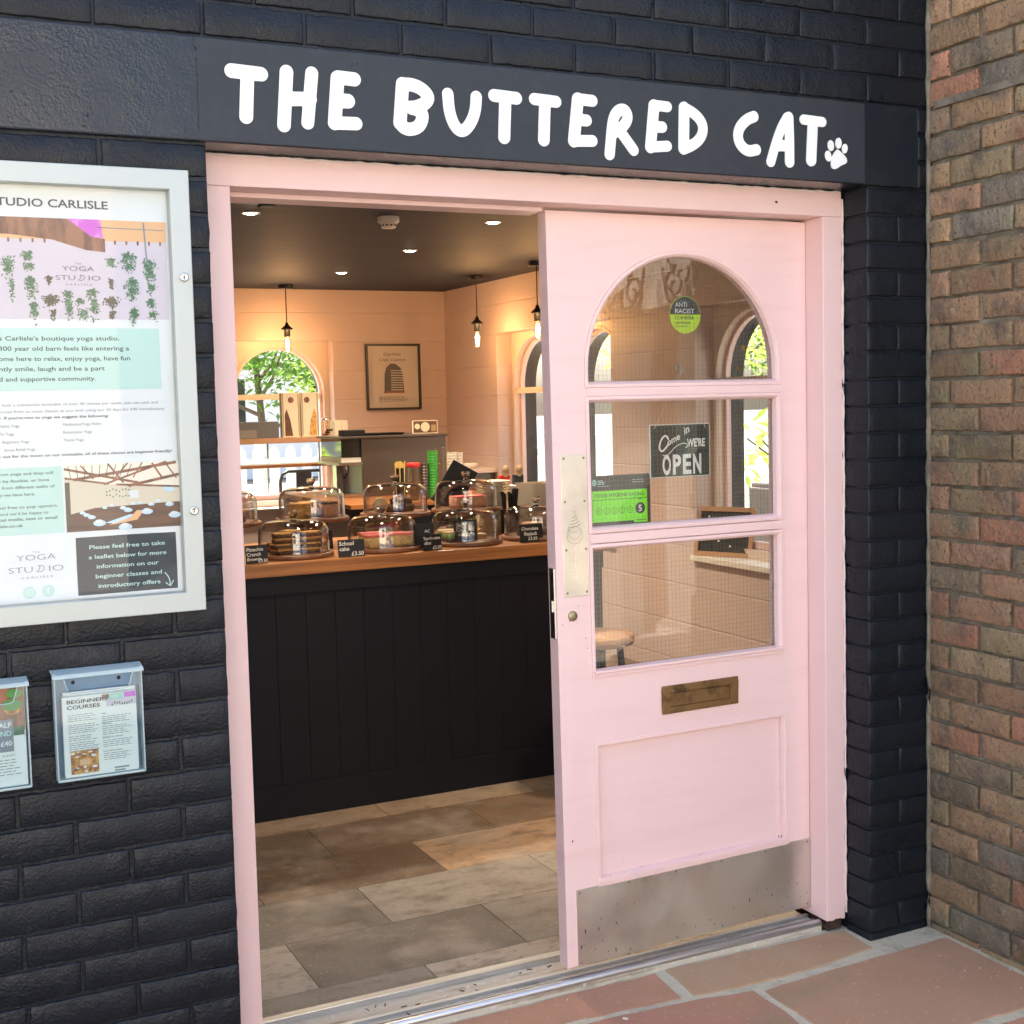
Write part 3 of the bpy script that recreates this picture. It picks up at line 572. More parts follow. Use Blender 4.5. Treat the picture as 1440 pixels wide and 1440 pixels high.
def wall_run(name, a0, a1, wins, F, m, zsill):
    w = MB(); o = MB(); a = a0
    for c in wins:
        pbox(w, a, c-HW, 0, .12, 0, 2.4, F, m); pbox(w, c-HW, c+HW, 0, .12, ZTOP, 2.4, F, m); pbox(w, c-HW, c+HW, 0, .12, 0, zsill, F, m)
        arch_panel(w, c-HW, c+HW, zsill, ZTOP, c, RR, ZSP, zsill+.05, .1202, .16, F, 'cream_paint')
        arch_frame(w, c, RR+.002, RR+.018, ZSP, zsill+.05, .112, .1198, F, 'cream_paint')
        a = c+HW
    pbox(w, a, a1, 0, .12, 0, 2.4, F, m)
    a = a0
    for i, c in enumerate(wins):
        nxt = (c+wins[i+1])/2 if i+1 < len(wins) else a1
        arch_panel(o, a, nxt, 0, 2.9, c, RR-.005, ZSP, zsill+.05, .19, .285, F, 'navy_masonry'); a = nxt
    w.build(name, B); o.build('outer_wall', B)
    for c in wins:
        f = MB(); arch_frame(f, c, RR-.02, RR-.0005, ZSP, zsill+.052, .1605, .1895, F, 'window_pink'); pbox(f, c-RR+.0203, c+RR-.0203, .13, .186, ZSP-.045, ZSP-.005, F, 'cream_light'); pbox(f, c-RR+.0203, c+RR-.0203, .162, .188, zsill+.052, zsill+.09, F, 'window_pink')
        fo_ = f.build('window', B)
        q = MB(); pts = [(c-RR+.02, zsill+.06), (c+RR-.02, zsill+.06)]+[(c+(RR-.02)*math.cos(math.pi*i/24), ZSP+(RR-.02)*math.sin(math.pi*i/24)) for i in range(25)]
        q.add([F(a_, .176, z_) for a_, z_ in pts], [tuple(range(len(pts)))], 'glass_window'); q.build('window_glass', fo_)
        q = MB(); pbox(q, c-HW-.03, c+HW+.03, -.03, .119, zsill-.028, zsill+.002, F, 'cream_light') if zsill < .8 else pbox(q, c-HW+.001, c+HW-.001, -.02, .119, zsill-.01, zsill+.003, F, 'cream_light'); q.build('window_sill', fo_, bevel=.003)
        if F is FR and c < 3:
            for (da, z_, s_) in ((.18, 1.80, .024), (.225, 1.69, .019)):
                q = MB()
                pts = [F(c+da+s_*(1 if i % 2 == 0 else .42)*math.sin(math.pi*i/5), .1745, z_+s_*(1 if i % 2 == 0 else .42)*math.cos(math.pi*i/5)) for i in range(10)]
                q.add(pts, [tuple(range(10))], 'yellow_fabric'); q.build('star_decal', fo_)
wall_run('interior_wall', .30, 6.5, [2.715, 4.36, 5.205], FR, 'wall_pink_x', .69)
wall_run('interior_wall', -2.2, 3.3, [2.02], FB, 'wall_pink_y', .815)
q = MB(); q.box(-2.32, -2.2, .30, 6.785, 0, 2.4, 'wall_pink_x'); q.box(3.301, 3.585, 6.501, 6.785, 0, 2.9, 'navy_masonry'); q.build('interior_wall', B)
q = MB(); q.box(-2.2, -.02, .3005, .312, 0, 2.39, 'cream_paint'); q.box(1.82, 3.295, .3005, .312, 0, 2.39, 'cream_paint'); q.box(-2.2, 3.295, .3005, .312, 2.1, 2.39, 'cream_paint'); q.build('wall_lining', B)
q = MB(); q.box(-2.32, 3.60, .30, 6.80, 2.41, 7.5, 'shade_block'); q.build('roof', B)  # unseen solid block over the room, raised to keep the lane in shade
q = MB(); q.box(-2.2, 3.3, .30, 6.5, 2.3995, 2.409, 'ceiling_dark'); struct(q.build('ceiling'))
# floor: stone-effect planks
q = MB(); q.box(-2.2, 3.3, .306, 6.5, -.06, -.0035, 'tile_gap'); struct(q.build('subfloor'))
q = MB(); q.tone = []
offs = [.605, .308, .634, .335, .667, .987]
for r in range(20):
    y0 = .102+.3235*r; y1 = y0+.3235
    if y1 < .31: continue
    o0 = offs[r] if r < 6 else random.random()*.6
    x = o0-.615*5
    while x < 3.3:
        a, b = max(x, -2.2), min(x+.615, 3.3)
        if b > a:
            n0 = len(q.f); q.box(a+.0011, b-.0011, max(y0, .3065)+.0011, min(y1, 6.5)-.0011, -.02, 0+random.uniform(-.0003, .0003), 'floor_tile')
            t = random.choice([.52, .72, .95, 1.15, 1.4]); c = random.choice([(.27, .24, .20), (.25, .215, .175)] if r < 3 else [(.27, .175, .105), (.28, .20, .13), (.22, .145, .09)])  # front rows greyer, others browner: daylight and lamplight put into the tone
            q.tone += [(c[0]*t, c[1]*t, c[2]*t, 1)]*(len(q.f)-n0)
        x += .615
struct(q.build('floor'))
# ------------------------------------------------------------------ brown brick boundary wall
bw = thing('brick_wall', 'weathered brown and red brick wall meeting the navy shopfront', 'wall', (2.02, 0, 0))
PALE = [(.17, .115, .075), (.19, .13, .085), (.21, .135, .09), (.225, .135, .095), (.25, .12, .085), (.135, .11, .085), (.105, .10, .092), (.20, .155, .10), (.16, .13, .085), (.24, .16, .10)]
q = MB(); q.tone = []
PX = lambda a, b, d: (d, -a, b)
LW = .76
for k in range(-12, 29):
    zt = 2.097-.075*k-.0048; zb = zt-.0655
    e = .082 if k % 2 else .192; a = .004
    while a < LW-.02:
        e2 = min(e-.005, LW+random.uniform(-.03, .03) if e > LW-.12 else e-.005)
        if e2-a > .02:
            c = random.choice(PALE); t = random.uniform(.9, 1.35)*(1.5 if k < 2 else 1.2 if k < 6 else 1); c = (c[0]*.9+.036, c[1]*.86+.024, c[2]*.8+.006)  # upper courses paler: lime bloom, plus skylight put into the tone
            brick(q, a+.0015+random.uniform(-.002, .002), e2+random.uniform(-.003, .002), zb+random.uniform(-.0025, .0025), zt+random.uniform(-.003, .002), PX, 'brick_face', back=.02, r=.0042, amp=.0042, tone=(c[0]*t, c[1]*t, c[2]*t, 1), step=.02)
        a = e+.005; e += .225
q.build('brickwork', bw)
q = MB()
na, nb = 60, 200; vs = []
for i in range(na+1):
    for j in range(nb+1):
        a, z_ = LW*i/na, -.06+3.06*j/nb; vs.append((.0125+.0016*nz(a, z_, 3, 30)+.0012*nz(a, z_, 8, 7), -a, z_))
q.add(vs, [(i*(nb+1)+j, (i+1)*(nb+1)+j, (i+1)*(nb+1)+j+1, i*(nb+1)+j+1) for i in range(na) for j in range(nb)], 'lime_mortar', True)
q.box(.014, .24, -LW+.01, .006, -.06, 3.0, 'lime_mortar'); q.box(-.004, .24, -LW, .006, 3.003, 4.4, 'lime_mortar')
pts = [(-.001+.004*nz(i, 0, 0, .9), -.004+.003*nz(i, 5, 0, .8), -.03+.03*i) for i in range(102)]
q.tube(pts, [.007+.004*nz(i, 1, 2, .7) for i in range(102)], 'lime_mortar', n=7)
q.box(-.006, .004, -LW, -.03, 2.318, 2.338, 'lime_mortar')
q.build('mortar', bw)
# ================================================================== THINGS ON THE FACADE
nb_ = thing('notice_board', 'silver framed lockable poster case on the navy wall left of the door', 'notice board', (-.4, 0, 1.106))
def L2(mb, o): return mb.xf(Matrix.Translation(-Vector(o)))
BO = (-.4, 0, 1.106); bx0, bx1, bz0, bz1, w_ = -.746, -.054, 1.106, 2.033, .041
q = MB()
for poly in ([(bx0, bz0), (bx1, bz0), (bx1-w_, bz0+w_), (bx0+w_, bz0+w_)], [(bx1, bz0), (bx1, bz1), (bx1-w_, bz1-w_), (bx1-w_, bz0+w_)], [(bx1, bz1), (bx0, bz1), (bx0+w_, bz1-w_), (bx1-w_, bz1-w_)], [(bx0, bz1), (bx0, bz0), (bx0+w_, bz0+w_), (bx0+w_, bz1-w_)]):
    q.prism(poly, -.048, -.006, 'case_alu')
L2(q, BO).build('frame', nb_, bevel=.0016)
q = MB(); q.box(bx0+w_, bx1-w_, -.016, -.0065, bz0+w_, bz1-w_, 'white_plastic'); L2(q, BO).build('back_panel', nb_)
q = MB(); q.rect(bx0+w_, bx1-w_, bz0+w_, bz1-w_, -.036, 'glass_case'); L2(q, BO).build('glass', nb_)
for zz in (1.811, 1.32):
    q = MB(); q.lathe([(.0095, 0), (.0095, .005), (.007, .0075), (.0055, .0065), (.0005, .0065)], 'lock_chrome', (-.0725, -.048, zz), n=20, axis='y'); q.cbox((-.0725, -.0548, zz), (.002, .0006, .006), 'black_metal'); L2(q, BO).build('lock', nb_)
PO = (-.4, -.018, 1.15)
po = thing('poster', 'white and mint yoga studio poster with plant wall photo, inside the silver case', 'poster', PO)
x0, x1 = -.700, -.098
def PB(q, n): L2(q, PO).build(n, po)
q = MB(); q.box(x0, x1, -.0185, -.0168, 1.149, 1.99, 'paper'); PB(q, 'sheet')
y_ = -.0190
q = MB(); q.rect(x0+.004, -.123, 1.580, 1.706, y_, 'ink_mint'); q.rect(x0+.004, -.332, 1.288, 1.4245, y_, 'ink_mint'); PB(q, 'mint_panel')
q = MB()
q.rect(x0, -.1005, 1.7245, 1.9275, y_, 'print_lilac')
q.rect(x0, -.1005, 1.885, 1.9275, y_-.0003, 'print_orange'); q.flat([(x0, 1.9275), (-.285, 1.9275), (-.225, 1.888), (-.225, 1.862), (-.262, 1.865), (-.33, 1.885), (-.41, 1.893), (x0, 1.90)], y_-.0006, 'print_beam')
q.flat([(-.298, 1.9275), (-.232, 1.9275), (-.228, 1.889), (-.252, 1.893)], y_-.0009, 'print_magenta'); q.stroke([(-.146, 1.925), (-.142, 1.84)], .003, y_-.0012, 'ink_grey'); q.stroke([(-.24, 1.912), (-.105, 1.910)], .0018, y_-.0009, 'ink_grey')
for i in range(26): q.rect(x0+.01+i*.023, x0+.014+i*.023, 1.878, 1.886, y_-.0004, 'print_beam') if x0+.01+i*.023 > -.23 or x0+.01+i*.023 < -.34 else None
def plant(x, z, s, drop, m, n=30):
    for i in range(n*4):
        a = x+random.gauss(0, s*.26); b = z-abs(random.gauss(0, 1))*drop+random.gauss(0, s*.14); r = random.uniform(.0010, .0024); t = random.random()*3
        q.flat([(a+r*1.8*math.cos(t), b+r*1.8*math.sin(t)), (a-r*.7*math.sin(t), b+r*.7*math.cos(t)), (a-r*1.8*math.cos(t), b-r*1.8*math.sin(t)), (a+r*.7*math.sin(t), b-r*.7*math.cos(t))], y_-.0006-random.random()*.0004, m)
for (x, z, s, dr, m, n) in ((-.415, 1.845, .02, .018, 'print_leaf', 40), (-.41, 1.80, .008, .02, 'print_leaf', 14), (-.378, 1.857, .018, .006, 'print_leaf', 22), (-.376, 1.833, .018, .004, 'print_leaf', 16), (-.374, 1.808, .018, .02, 'print_leaf', 40), (-.37, 1.755, .014, .014, 'print_leaf', 30), (-.338, 1.81, .01, .006, 'print_leaf_brown', 16), (-.337, 1.768, .026, .006, 'print_leaf_brown', 40), (-.333, 1.742, .01, .007, 'print_leaf_brown', 16), (-.304, 1.78, .018, .006, 'print_leaf', 18), (-.302, 1.762, .012, .016, 'print_leaf', 30), (-.28, 1.765, .012, .005, 'print_leaf', 14), (-.274, 1.742, .018, .008, 'print_leaf', 22), (-.254, 1.782, .02, .005, 'print_leaf', 18), (-.252, 1.764, .014, .016, 'print_leaf', 30), (-.218, 1.765, .024, .006, 'print_leaf_brown', 36), (-.216, 1.74, .01, .006, 'print_leaf_brown', 14), (-.216, 1.848, .016, .006, 'print_leaf', 22), (-.216, 1.806, .009, .008, 'print_leaf_brown', 16), (-.18, 1.858, .024, .008, 'print_leaf', 34), (-.178, 1.835, .02, .004, 'print_leaf', 18), (-.174, 1.806, .022, .02, 'print_leaf', 54), (-.172, 1.745, .014, .012, 'print_leaf', 34), (-.138, 1.845, .022, .022, 'print_leaf', 60), (-.135, 1.795, .014, .006, 'print_leaf', 18), (-.136, 1.765, .014, .006, 'print_leaf', 20), (-.134, 1.738, .016, .006, 'print_leaf', 16), (-.452, 1.80, .02, .02, 'print_leaf', 40), (-.5, 1.83, .03, .03, 'print_leaf', 60), (-.56, 1.80, .03, .03, 'print_leaf', 60), (-.62, 1.84, .03, .03, 'print_leaf', 60)): plant(x, z, s, dr, m, n)
PB(q, 'plant_wall_photo')
q = MB(); q.rect(-.3275, -.0948, 1.2875, 1.4265, y_, 'print_wall'); q.flat([(-.3275, 1.322), (-.27, 1.335), (-.0948, 1.34), (-.0948, 1.2875), (-.3275, 1.2875)], y_-.0003, 'print_floor'); q.flat([(-.3275, 1.4265), (-.0948, 1.4265), (-.0948, 1.374), (-.2, 1.380), (-.26, 1.385), (-.3275, 1.402)], y_-.0003, 'print_sky')
for (a, b, c, e, wd) in ((-.3275, 1.418, -.18, 1.384, .005), (-.31, 1.395, -.10, 1.424, .006), (-.25, 1.383, -.12, 1.426, .004), (-.20, 1.378, -.095, 1.398, .006), (-.327, 1.399, -.24, 1.384, .004), (-.24, 1.426, -.21, 1.385, .0035), (-.20, 1.426, -.235, 1.386, .003), (-.15, 1.424, -.13, 1.392, .004), (-.17, 1.426, -.19, 1.395, .0025), (-.295, 1.424, -.27, 1.395, .003), (-.12, 1.42, -.10, 1.39, .003), (-.225, 1.382, -.0948, 1.372, .004)): q.stroke([(a, b), (c, e)], wd, y_-.0006-random.random()*.0003, 'print_beam')
for i in range(9): q.stroke([(-.32+i*.016, 1.424), (-.315+i*.014, 1.398)], .0012, y_-.00095, 'ink_navy')
q.rect(-.3275, -.318, 1.30, 1.39, y_-.0004, 'print_leaf_brown')
for (x, z, a) in ((-.295, 1.326, .006), (-.287, 1.321, .007), (-.277, 1.316, .008), (-.262, 1.303, .013), (-.213, 1.332, .007), (-.203, 1.327, .009), (-.192, 1.340, .006), (-.164, 1.322, .012), (-.155, 1.337, .007), (-.117, 1.335, .009), (-.107, 1.312, .013), (-.21, 1.292, .014), (-.25, 1.334, .005), (-.235, 1.338, .005), (-.178, 1.341, .005), (-.14, 1.343, .006)):
    q.disc(x, z, a, y_-.0008, 'print_blue', 14, a*.5); q.disc(x-.001, z+a*.3, a*.6, y_-.0011, 'paper', 12, a*.3)
q.flat([(-.25, 1.303), (-.2, 1.318), (-.185, 1.317), (-.232, 1.30)], y_-.0006, 'print_blue'); q.flat([(-.245, 1.297), (-.185, 1.306), (-.17, 1.325), (-.185, 1.326), (-.2, 1.311)], y_-.00065, 'print_orange'); q.rect(-.2, -.18, 1.352, 1.368, y_-.0006, 'paper'); q.rect(-.127, -.105, 1.362, 1.375, y_-.0006, 'print_blue')
for i in range(16): q.disc(-.245+.0065*(i % 8), 1.358+.012*(i//8)+random.uniform(-.003, .003), .0018, y_-.0007, 'print_leaf', 8)
PB(q, 'yoga_hall_photo')
q = MB(); p = jit_poly([(-.311, 1.1545), (-.1065, 1.1545), (-.1065, 1.275), (-.311, 1.275)], 0, 0, 0, amp=.0012, f=20); q.flat(p, y_, 'ink_navy'); PB(q, 'dark_panel')
q = MB()
for s_, z_, a, b in (('Please feel free to take', 1.2495, -.285, -.130), ('a leaflet below for more', 1.229, -.287, -.128), ('information on our', 1.2085, -.272, -.145), ('beginner classes and', 1.188, -.275, -.139), ('introductory offers', 1.1675, -.270, -.143)):
    text(q, s_, (a+b)/2, z_, .0088, y_-.0006, 'ink_mint', w=b-a, align='c', bold=.012)
q.stroke(smooth2([(-.133, 1.19), (-.124, 1.178), (-.122, 1.162)]), .0022, y_-.0006, 'ink_mint'); q.stroke([(-.132, 1.168), (-.1225, 1.160), (-.115, 1.172)], .0022, y_-.0007, 'ink_mint'); PB(q, 'arrow_text')
q = MB()
text(q, 'YOGA STUDIO CARLISLE', -.216, 1.9495, .0165, y_-.0004, 'ink', w=.318, align='r', bold=.018)
for s_, z_, b in (('in Carlisle is Carlisle\'s boutique yoga studio.', 1.681, -.205), ('Our 300 year old barn feels like entering a', 1.6605, -.186), ('Come here to relax, enjoy yoga, have fun', 1.640, -.185), ('to gently smile, laugh and be a part', 1.6195, -.237), ('of a kind and supportive community.', 1.599, -.256)):
    text(q, s_, b, z_, .0092, y_-.0004, 'ink', w=len(s_)*.0067, align='r', bold=.010)
for s_, z_, b, bo in (('We host a substantial timetable of over 40 classes per week, you can pick and', 1.549, -.132, 0), ('choose from as many classes as you wish using our 30 days for £40 introductory', 1.5355, -.119, 0), ('offer. If you\'re new to yoga we suggest the following:', 1.523, -.234, .012)):
    text(q, s_, b, z_, .0056, y_-.0004, 'ink_grey' if not bo else 'ink', w=len(s_)*.00425, align='r', bold=bo)
for s_, x, z_ in (('Hatha Yoga', -.409, 1.5065), ('Yin Yoga', -.42, 1.4905), ('Beginners Yoga', -.392, 1.4745), ('Stress Relief Yoga', -.381, 1.4585)): text(q, s_, x, z_, .006, y_-.0004, 'ink_grey', align='r')
for s_, z_ in (('Meditation/Yoga Nidra', 1.507), ('Restorative Yoga', 1.491), ('Taoist Yoga', 1.475)): text(q, s_, -.325, z_, .006, y_-.0004, 'ink_grey')
text(q, 'Look out for the moon on our timetable, all of these classes are beginner friendly!', -.107, 1.4455, .0058, y_-.0004, 'ink', w=.362, align='r', bold=.010)
for s_, z_, b in (('benefit from yoga and they will', 1.4095, -.349), ('need to be flexible, or have', 1.3955, -.357), ('come from different walks of', 1.3820, -.347), ('and why we have here.', 1.3675, -.386), ('evening, feel free to pop upstairs', 1.3420, -.345), ('and we\'d be happy to', 1.3290, -.362), ('social media, text or email', 1.3175, -.345), ('studiocarlisle.co.uk', 1.3045, -.412)):
    text(q, s_, b, z_, .0062, y_-.0006, 'ink', align='r', w=len(s_)*.0046, bold=.008 if 'social' in s_ or '.uk' in s_ else 0)
for sc, cx, cz, mt in ((1, -.390, 1.2105, 'ink_grey'), (.83, -.2805, 1.8035, 'ink')):
    yy = y_-.0013
    text(q, 'T H E', cx, cz+.039*sc, .0042*sc, yy, mt, align='c'); text(q, 'YOGA', cx, cz+.0245*sc if sc == 1 else cz+.0225*sc, .0125*sc, yy, mt, w=.076*sc, align='c', bold=-.012)
    text(q, 'STU', cx-.054*sc, cz, .0125*sc, yy, mt, w=.046*sc, bold=-.012); text(q, 'IO', cx+.024*sc, cz, .0125*sc, yy, mt, w=.028*sc, bold=-.012)
    q.stroke(smooth2([(cx-.001*sc, cz+.001*sc), (cx+.008*sc, cz-.001*sc), (cx+.016*sc, cz+.006*sc), (cx+.012*sc, cz+.013*sc), (cx+.003*sc, cz+.012*sc)]), .0013*sc, yy, mt); q.stroke(smooth2([(cx+.001*sc, cz+.002*sc), (cx+.007*sc, cz+.008*sc), (cx+.004*sc, cz+.014*sc)]), .0013*sc, yy-.0002, mt)
    text(q, 'C A R L I S L E', cx, cz-.0125*sc, .0042*sc, yy, mt, align='c', w=.062*sc)
PB(q, 'printed_text')
q = MB()
for x, z in ((-.4065, 1.169), (-.3695, 1.170)): q.disc(x, z, .0125, y_-.0004, 'ink_mint')
q.ring(-.4065, 1.169, .0030, .0042, y_-.0009, 'paper', 16)
a, r = -.4065, .0066; s_ = [(a+x*r, 1.169+z*r) for x, z in ((-.6, -1), (.6, -1), (1, -.6), (1, .6), (.6, 1), (-.6, 1), (-1, .6), (-1, -.6), (-.6, -1))]; q.stroke(s_, .0013, y_-.0008, 'paper'); q.disc(a+.004, 1.173, .0007, y_-.0008, 'paper', 8)
text(q, 'f', -.3695, 1.1635, .0135, y_-.0008, 'paper', align='c', bold=.025); PB(q, 'social_icons')
# ---- leaflet holders
def holder(x0, x1, z0, z1, label):
    o = (x0, 0, z0); h = thing('leaflet_holder', label, 'leaflet holder', o)
    W_, H_ = x1-x0, z1-z0
    q = MB(); t = .0025; yb, yf = -.004, -.042
    q.box(.003, W_-.003, yb-t, yb, .004, H_-.004, 'acrylic_blue'); q.box(0, t, yf, yb-t, 0, H_-.006, 'acrylic_edge'); q.box(W_-t, W_, yf, yb-t, 0, H_-.006, 'acrylic_edge'); q.box(0, W_, yf, yb, 0, .004, 'acrylic_edge')
    w0 = .024; zc = H_-.034
    q.flat([(t, .004), (W_-t, .004), (W_-t, H_-.012), (W_-.012, H_-.012), (W_-w0+.004, H_-.02), (W_-w0, zc), (W_-w0-.006, zc-.016), (w0+.006, zc-.016), (w0, zc), (w0-.004, H_-.02), (.012, H_-.012), (t, H_-.012)], yf, 'acrylic')
    q.build('body', h, bevel=0)
    q = MB(); q.tube([(.003, yf-.0005, H_-.014), (.012, yf-.0005, H_-.014), (w0-.004, yf-.0005, H_-.020), (w0, yf-.0005, zc), (w0+.004, yf-.0005, zc-.013), (w0+.012, yf-.0005, zc-.016), (W_-w0-.012, yf-.0005, zc-.016), (W_-w0-.004, yf-.0005, zc-.013), (W_-w0, yf-.0005, zc), (W_-w0+.004, yf-.0005, H_-.020), (W_-.012, yf-.0005, H_-.014), (W_-.003, yf-.0005, H_-.014)], .0012, 'acrylic_edge', n=6); q.tube([(.002, yf, .003), (W_-.002, yf, .003)], .0022, 'acrylic_edge', n=6); q.build('rim', h)
    q = MB(); q.prism([(-.003, H_-.004), (-.046, H_-.009), (-.049, H_-.016), (-.0475, H_-.018), (-.045, H_-.0125), (-.003, H_-.0075)], -.003, W_+.003, 'acrylic_edge', 'yz'); q.build('lid', h, bevel=.0008)
    q = MB(); [q.lathe([(.0042, 0), (.003, .002), (.0004, .0024)], 'black_metal', (x, yb-t, H_-.034), n=10, axis='y') for x in (.042, W_-.042)]; q.build('screw', h)
    return h
holder(-.371, -.194, .7725, 1.006, 'clear acrylic leaflet holder with beginners courses sheet, below the poster case')
holder(-.600, -.422, .772, 1.000, 'clear acrylic leaflet holder with green drinks leaflet, cut by the left picture edge')
LO = (-.28, 0, .777); lf = thing('leaflet', 'cream beginners courses leaflet in the right clear holder', 'leaflet', LO)
lx0, lx1, lz0, lz1, ly = -.356, -.207, .778, .951, -.0335
q = MB(); q.box(lx0, lx1, ly, -.018, lz0, lz1-.004, 'paper_cream'); q.box(lx0+.004, lx1+.002, -.0178, -.0120, lz0, lz1+.003, 'paper_cream'); L2(q, LO).build('sheet_stack', lf)
q = MB(); yl = ly-.0006
text(q, 'BEGINNERS', lx0+.009, lz1-.018, .0078, yl-.0006, 'ink', w=.082, bold=.02); text(q, 'COURSES', lx0+.009, lz1-.030, .0080, yl-.0006, 'ink', w=.066, bold=.02)
for x, z, n in ((lx0+.010, lz1-.043, 4), (lx0+.010, lz1-.064, 5), (lx0+.010, lz1-.088, 3), (lx0+.010, lz1-.102, 5), (lx0+.078, lz1-.053, 4), (lx0+.078, lz1-.074, 5), (lx0+.078, lz1-.104, 4), (lx0+.078, lz1-.132, 4)): lines(q, x, x+.062, z, n, .0042, .0024, yl, 'ink_grey')
for s_, z in (('Nidra', lz1-.047), ('Restorative', lz1-.069), ('Meditation for relaxation', lz1-.098), ('Stress relief workshops', lz1-.127)): text(q, s_, lx0+.078, z, .0030, yl, 'ink', bold=.01)
lines(q, lx1-.05, lx1-.014, lz0+.008, 2, .006, .006, yl, 'ink_grey'); L2(q, LO).build('printed_text', lf)
q = MB(); q.rect(lx0+.012, lx0+.068, lz0+.006, lz0+.055, yl, 'print_amber')
for i in range(22): x = random.uniform(lx0+.016, lx0+.063); z = random.choice([random.uniform(lz0+.009, lz0+.02), random.uniform(lz0+.04, lz0+.053)]); q.disc(x, z, random.uniform(.002, .006), yl-.0004-random.random()*.0003, random.choice(['paper', 'print_floor', 'print_beam', 'print_sky']), 10, random.uniform(.001, .003))
q.rect(lx0+.03, lx0+.05, lz0+.024, lz0+.036, yl-.0003, 'print_orange')
q.rect(lx0+.088, lx1-.001, lz1-.032, lz1-.005, yl, 'print_lilac'); q.rect(lx0+.094, lx0+.122, lz1-.019, lz1-.005, yl-.0003, 'ink_mint_deep'); q.rect(lx1-.024, lx1-.001, lz1-.016, lz1-.005, yl-.0003, 'print_magenta'); q.rect(lx0+.08, lx0+.094, lz1-.015, lz1-.006, yl-.0003, 'print_beam'); text(q, '£40', lx0+.100, lz1-.014, .006, yl-.0008, 'paper')
for i in range(9): q.disc(lx0+.1+.005*i, lz1-.027+random.uniform(-.003, .003), .0016, yl-.0004, 'print_leaf', 8, .003)
L2(q, LO).build('printed_photo', lf)
LO2 = (-.51, 0, .777); lf = thing('leaflet', 'pale green leaflet with photo of green drinks in the left clear holder', 'leaflet', LO2)
q = MB(); q.box(-.580, -.4285, ly, -.018, lz0, .984, 'paper_cream'); L2(q, LO2).build('sheet_stack', lf)
q = MB(); q.rect(-.580, -.429, .892, .984, yl, 'print_beam'); q.disc(-.447, .968, .016, yl-.0004, 'print_green', 20, .010); q.disc(-.452, .945, .020, yl-.0006, 'print_green', 20, .012); q.disc(-.452, .937, .016, yl-.0004, 'print_amber', 20, .012); q.disc(-.51, .95, .03, yl-.0004, 'print_amber', 20, .02)
q.rect(-.58, -.4525, .850, .916, yl-.0009, 'ink_grey'); q.rect(-.452, -.431, .882, .9, yl-.0006, 'print_leaf')
L2(q, LO2).build('printed_photo', lf)
q = MB()
for s_, z, m_ in (('HALF', .900, 'paper'), ('AND', .883, 'ink_mint'), ('£40', .8625, 'paper')): text(q, s_, -.456, z, .0105, yl-.0014, m_, align='r', bold=.02)
text(q, 'PLANTS', -.4515, .8395, .005, yl-.0004, 'ink_grey', align='r'); lines(q, -.5, -.44, .832, 6, .006, .003, yl, 'ink_grey'); L2(q, LO2).build('printed_text', lf)
# ---- door stickers and hanging sign
SO = (1.112, .2, 1.265)
hs = thing('hygiene_sticker', 'black and bright green food hygiene rating sticker inside the middle pane', 'sticker', SO)
def D3(q, o): return q.mapv(tw).xf(Matrix.Translation(-Vector(o)))
ys = .2012
q = MB(); q.prism([(1.020, 1.199), (1.208, 1.199), (1.212, 1.203), (1.212, 1.330), (1.208, 1.334), (1.017, 1.334), (1.014, 1.33), (1.0145, 1.205)], ys, ys+.0006, 'rating_black'); D3(q, SO).build('backing', hs)
q = MB(); q.flat([(1.029, 1.2095), (1.158, 1.2095), (1.158, 1.2055), (1.160, 1.203), (1.202, 1.203), (1.202, 1.293), (1.029, 1.293)], ys-.0003, 'rating_green'); D3(q, SO).build('green_panel', hs)
q = MB(); yt = ys-.0006
text(q, 'FOOD HYGIENE RATING', 1.1155, 1.2755, .0100, yt, 'rating_black', w=.154, align='c', bold=.006); q.rect(1.029, 1.202, 1.2685, 1.2697, yt, 'rating_black'); q.flat([(1.174, 1.2686), (1.184, 1.2686), (1.179, 1.263)], yt-.0001, 'rating_black')
for i in range(5): x = 1.049+.0245*i; q.ring(x, 1.239, .0078, .0090, yt, 'rating_black', 24); text(q, str(i), x, 1.2348, .0085, yt-.0001, 'rating_black', align='c')
q.disc(1.179, 1.2415, .0155, yt, 'rating_black', 32); text(q, '5', 1.179, 1.233, .0175, yt-.0003, 'paper', align='c', bold=.02)
lines(q, 1.166, 1.197, 1.2085, 1, .01, .004, yt, 'rating_black', 0); D3(q, SO).build('rating_text', hs)
q = MB(); q.disc(1.037, 1.3155, .0072, yt, 'ink_mint_deep', 20, .0085); q.stroke([(1.0345, 1.319), (1.0345, 1.313), (1.037, 1.311), (1.0395, 1.313), (1.0395, 1.319)], .0012, yt-.0003, 'rating_black')
lines(q, 1.048, 1.072, 1.319, 3, .0045, .0035, yt, 'ink_mint'); lines(q, 1.048, 1.082, 1.3045, 1, .0045, .0028, yt, 'ink_mint'); lines(q, 1.155, 1.198, 1.318, 2, .006, .0028, yt, 'ink_mint'); D3(q, SO).build('agency_mark', hs)
SO = (1.337, .2, 1.7615)
rs = thing('round_sticker', 'round black and lime anti racist sticker high in the arched pane', 'sticker', SO)
q = MB(); q.disc(1.337, 1.7615, .0505, ys, 'lime_sticker', 40); q.disc(1.337, 1.7615, .0505, ys+.0005, 'lime_sticker', 40); D3(q, SO).build('disc', rs)
q = MB(); a0 = .02
pts = [(1.337+.049*math.cos(t), 1.7615+.049*math.sin(t)) for t in np.linspace(a0, math.pi-a0, 28)]; q.flat(pts, ys-.0006, 'sticker_grey'); D3(q, SO).build('dark_half', rs)
q = MB(); yq = ys-.0009
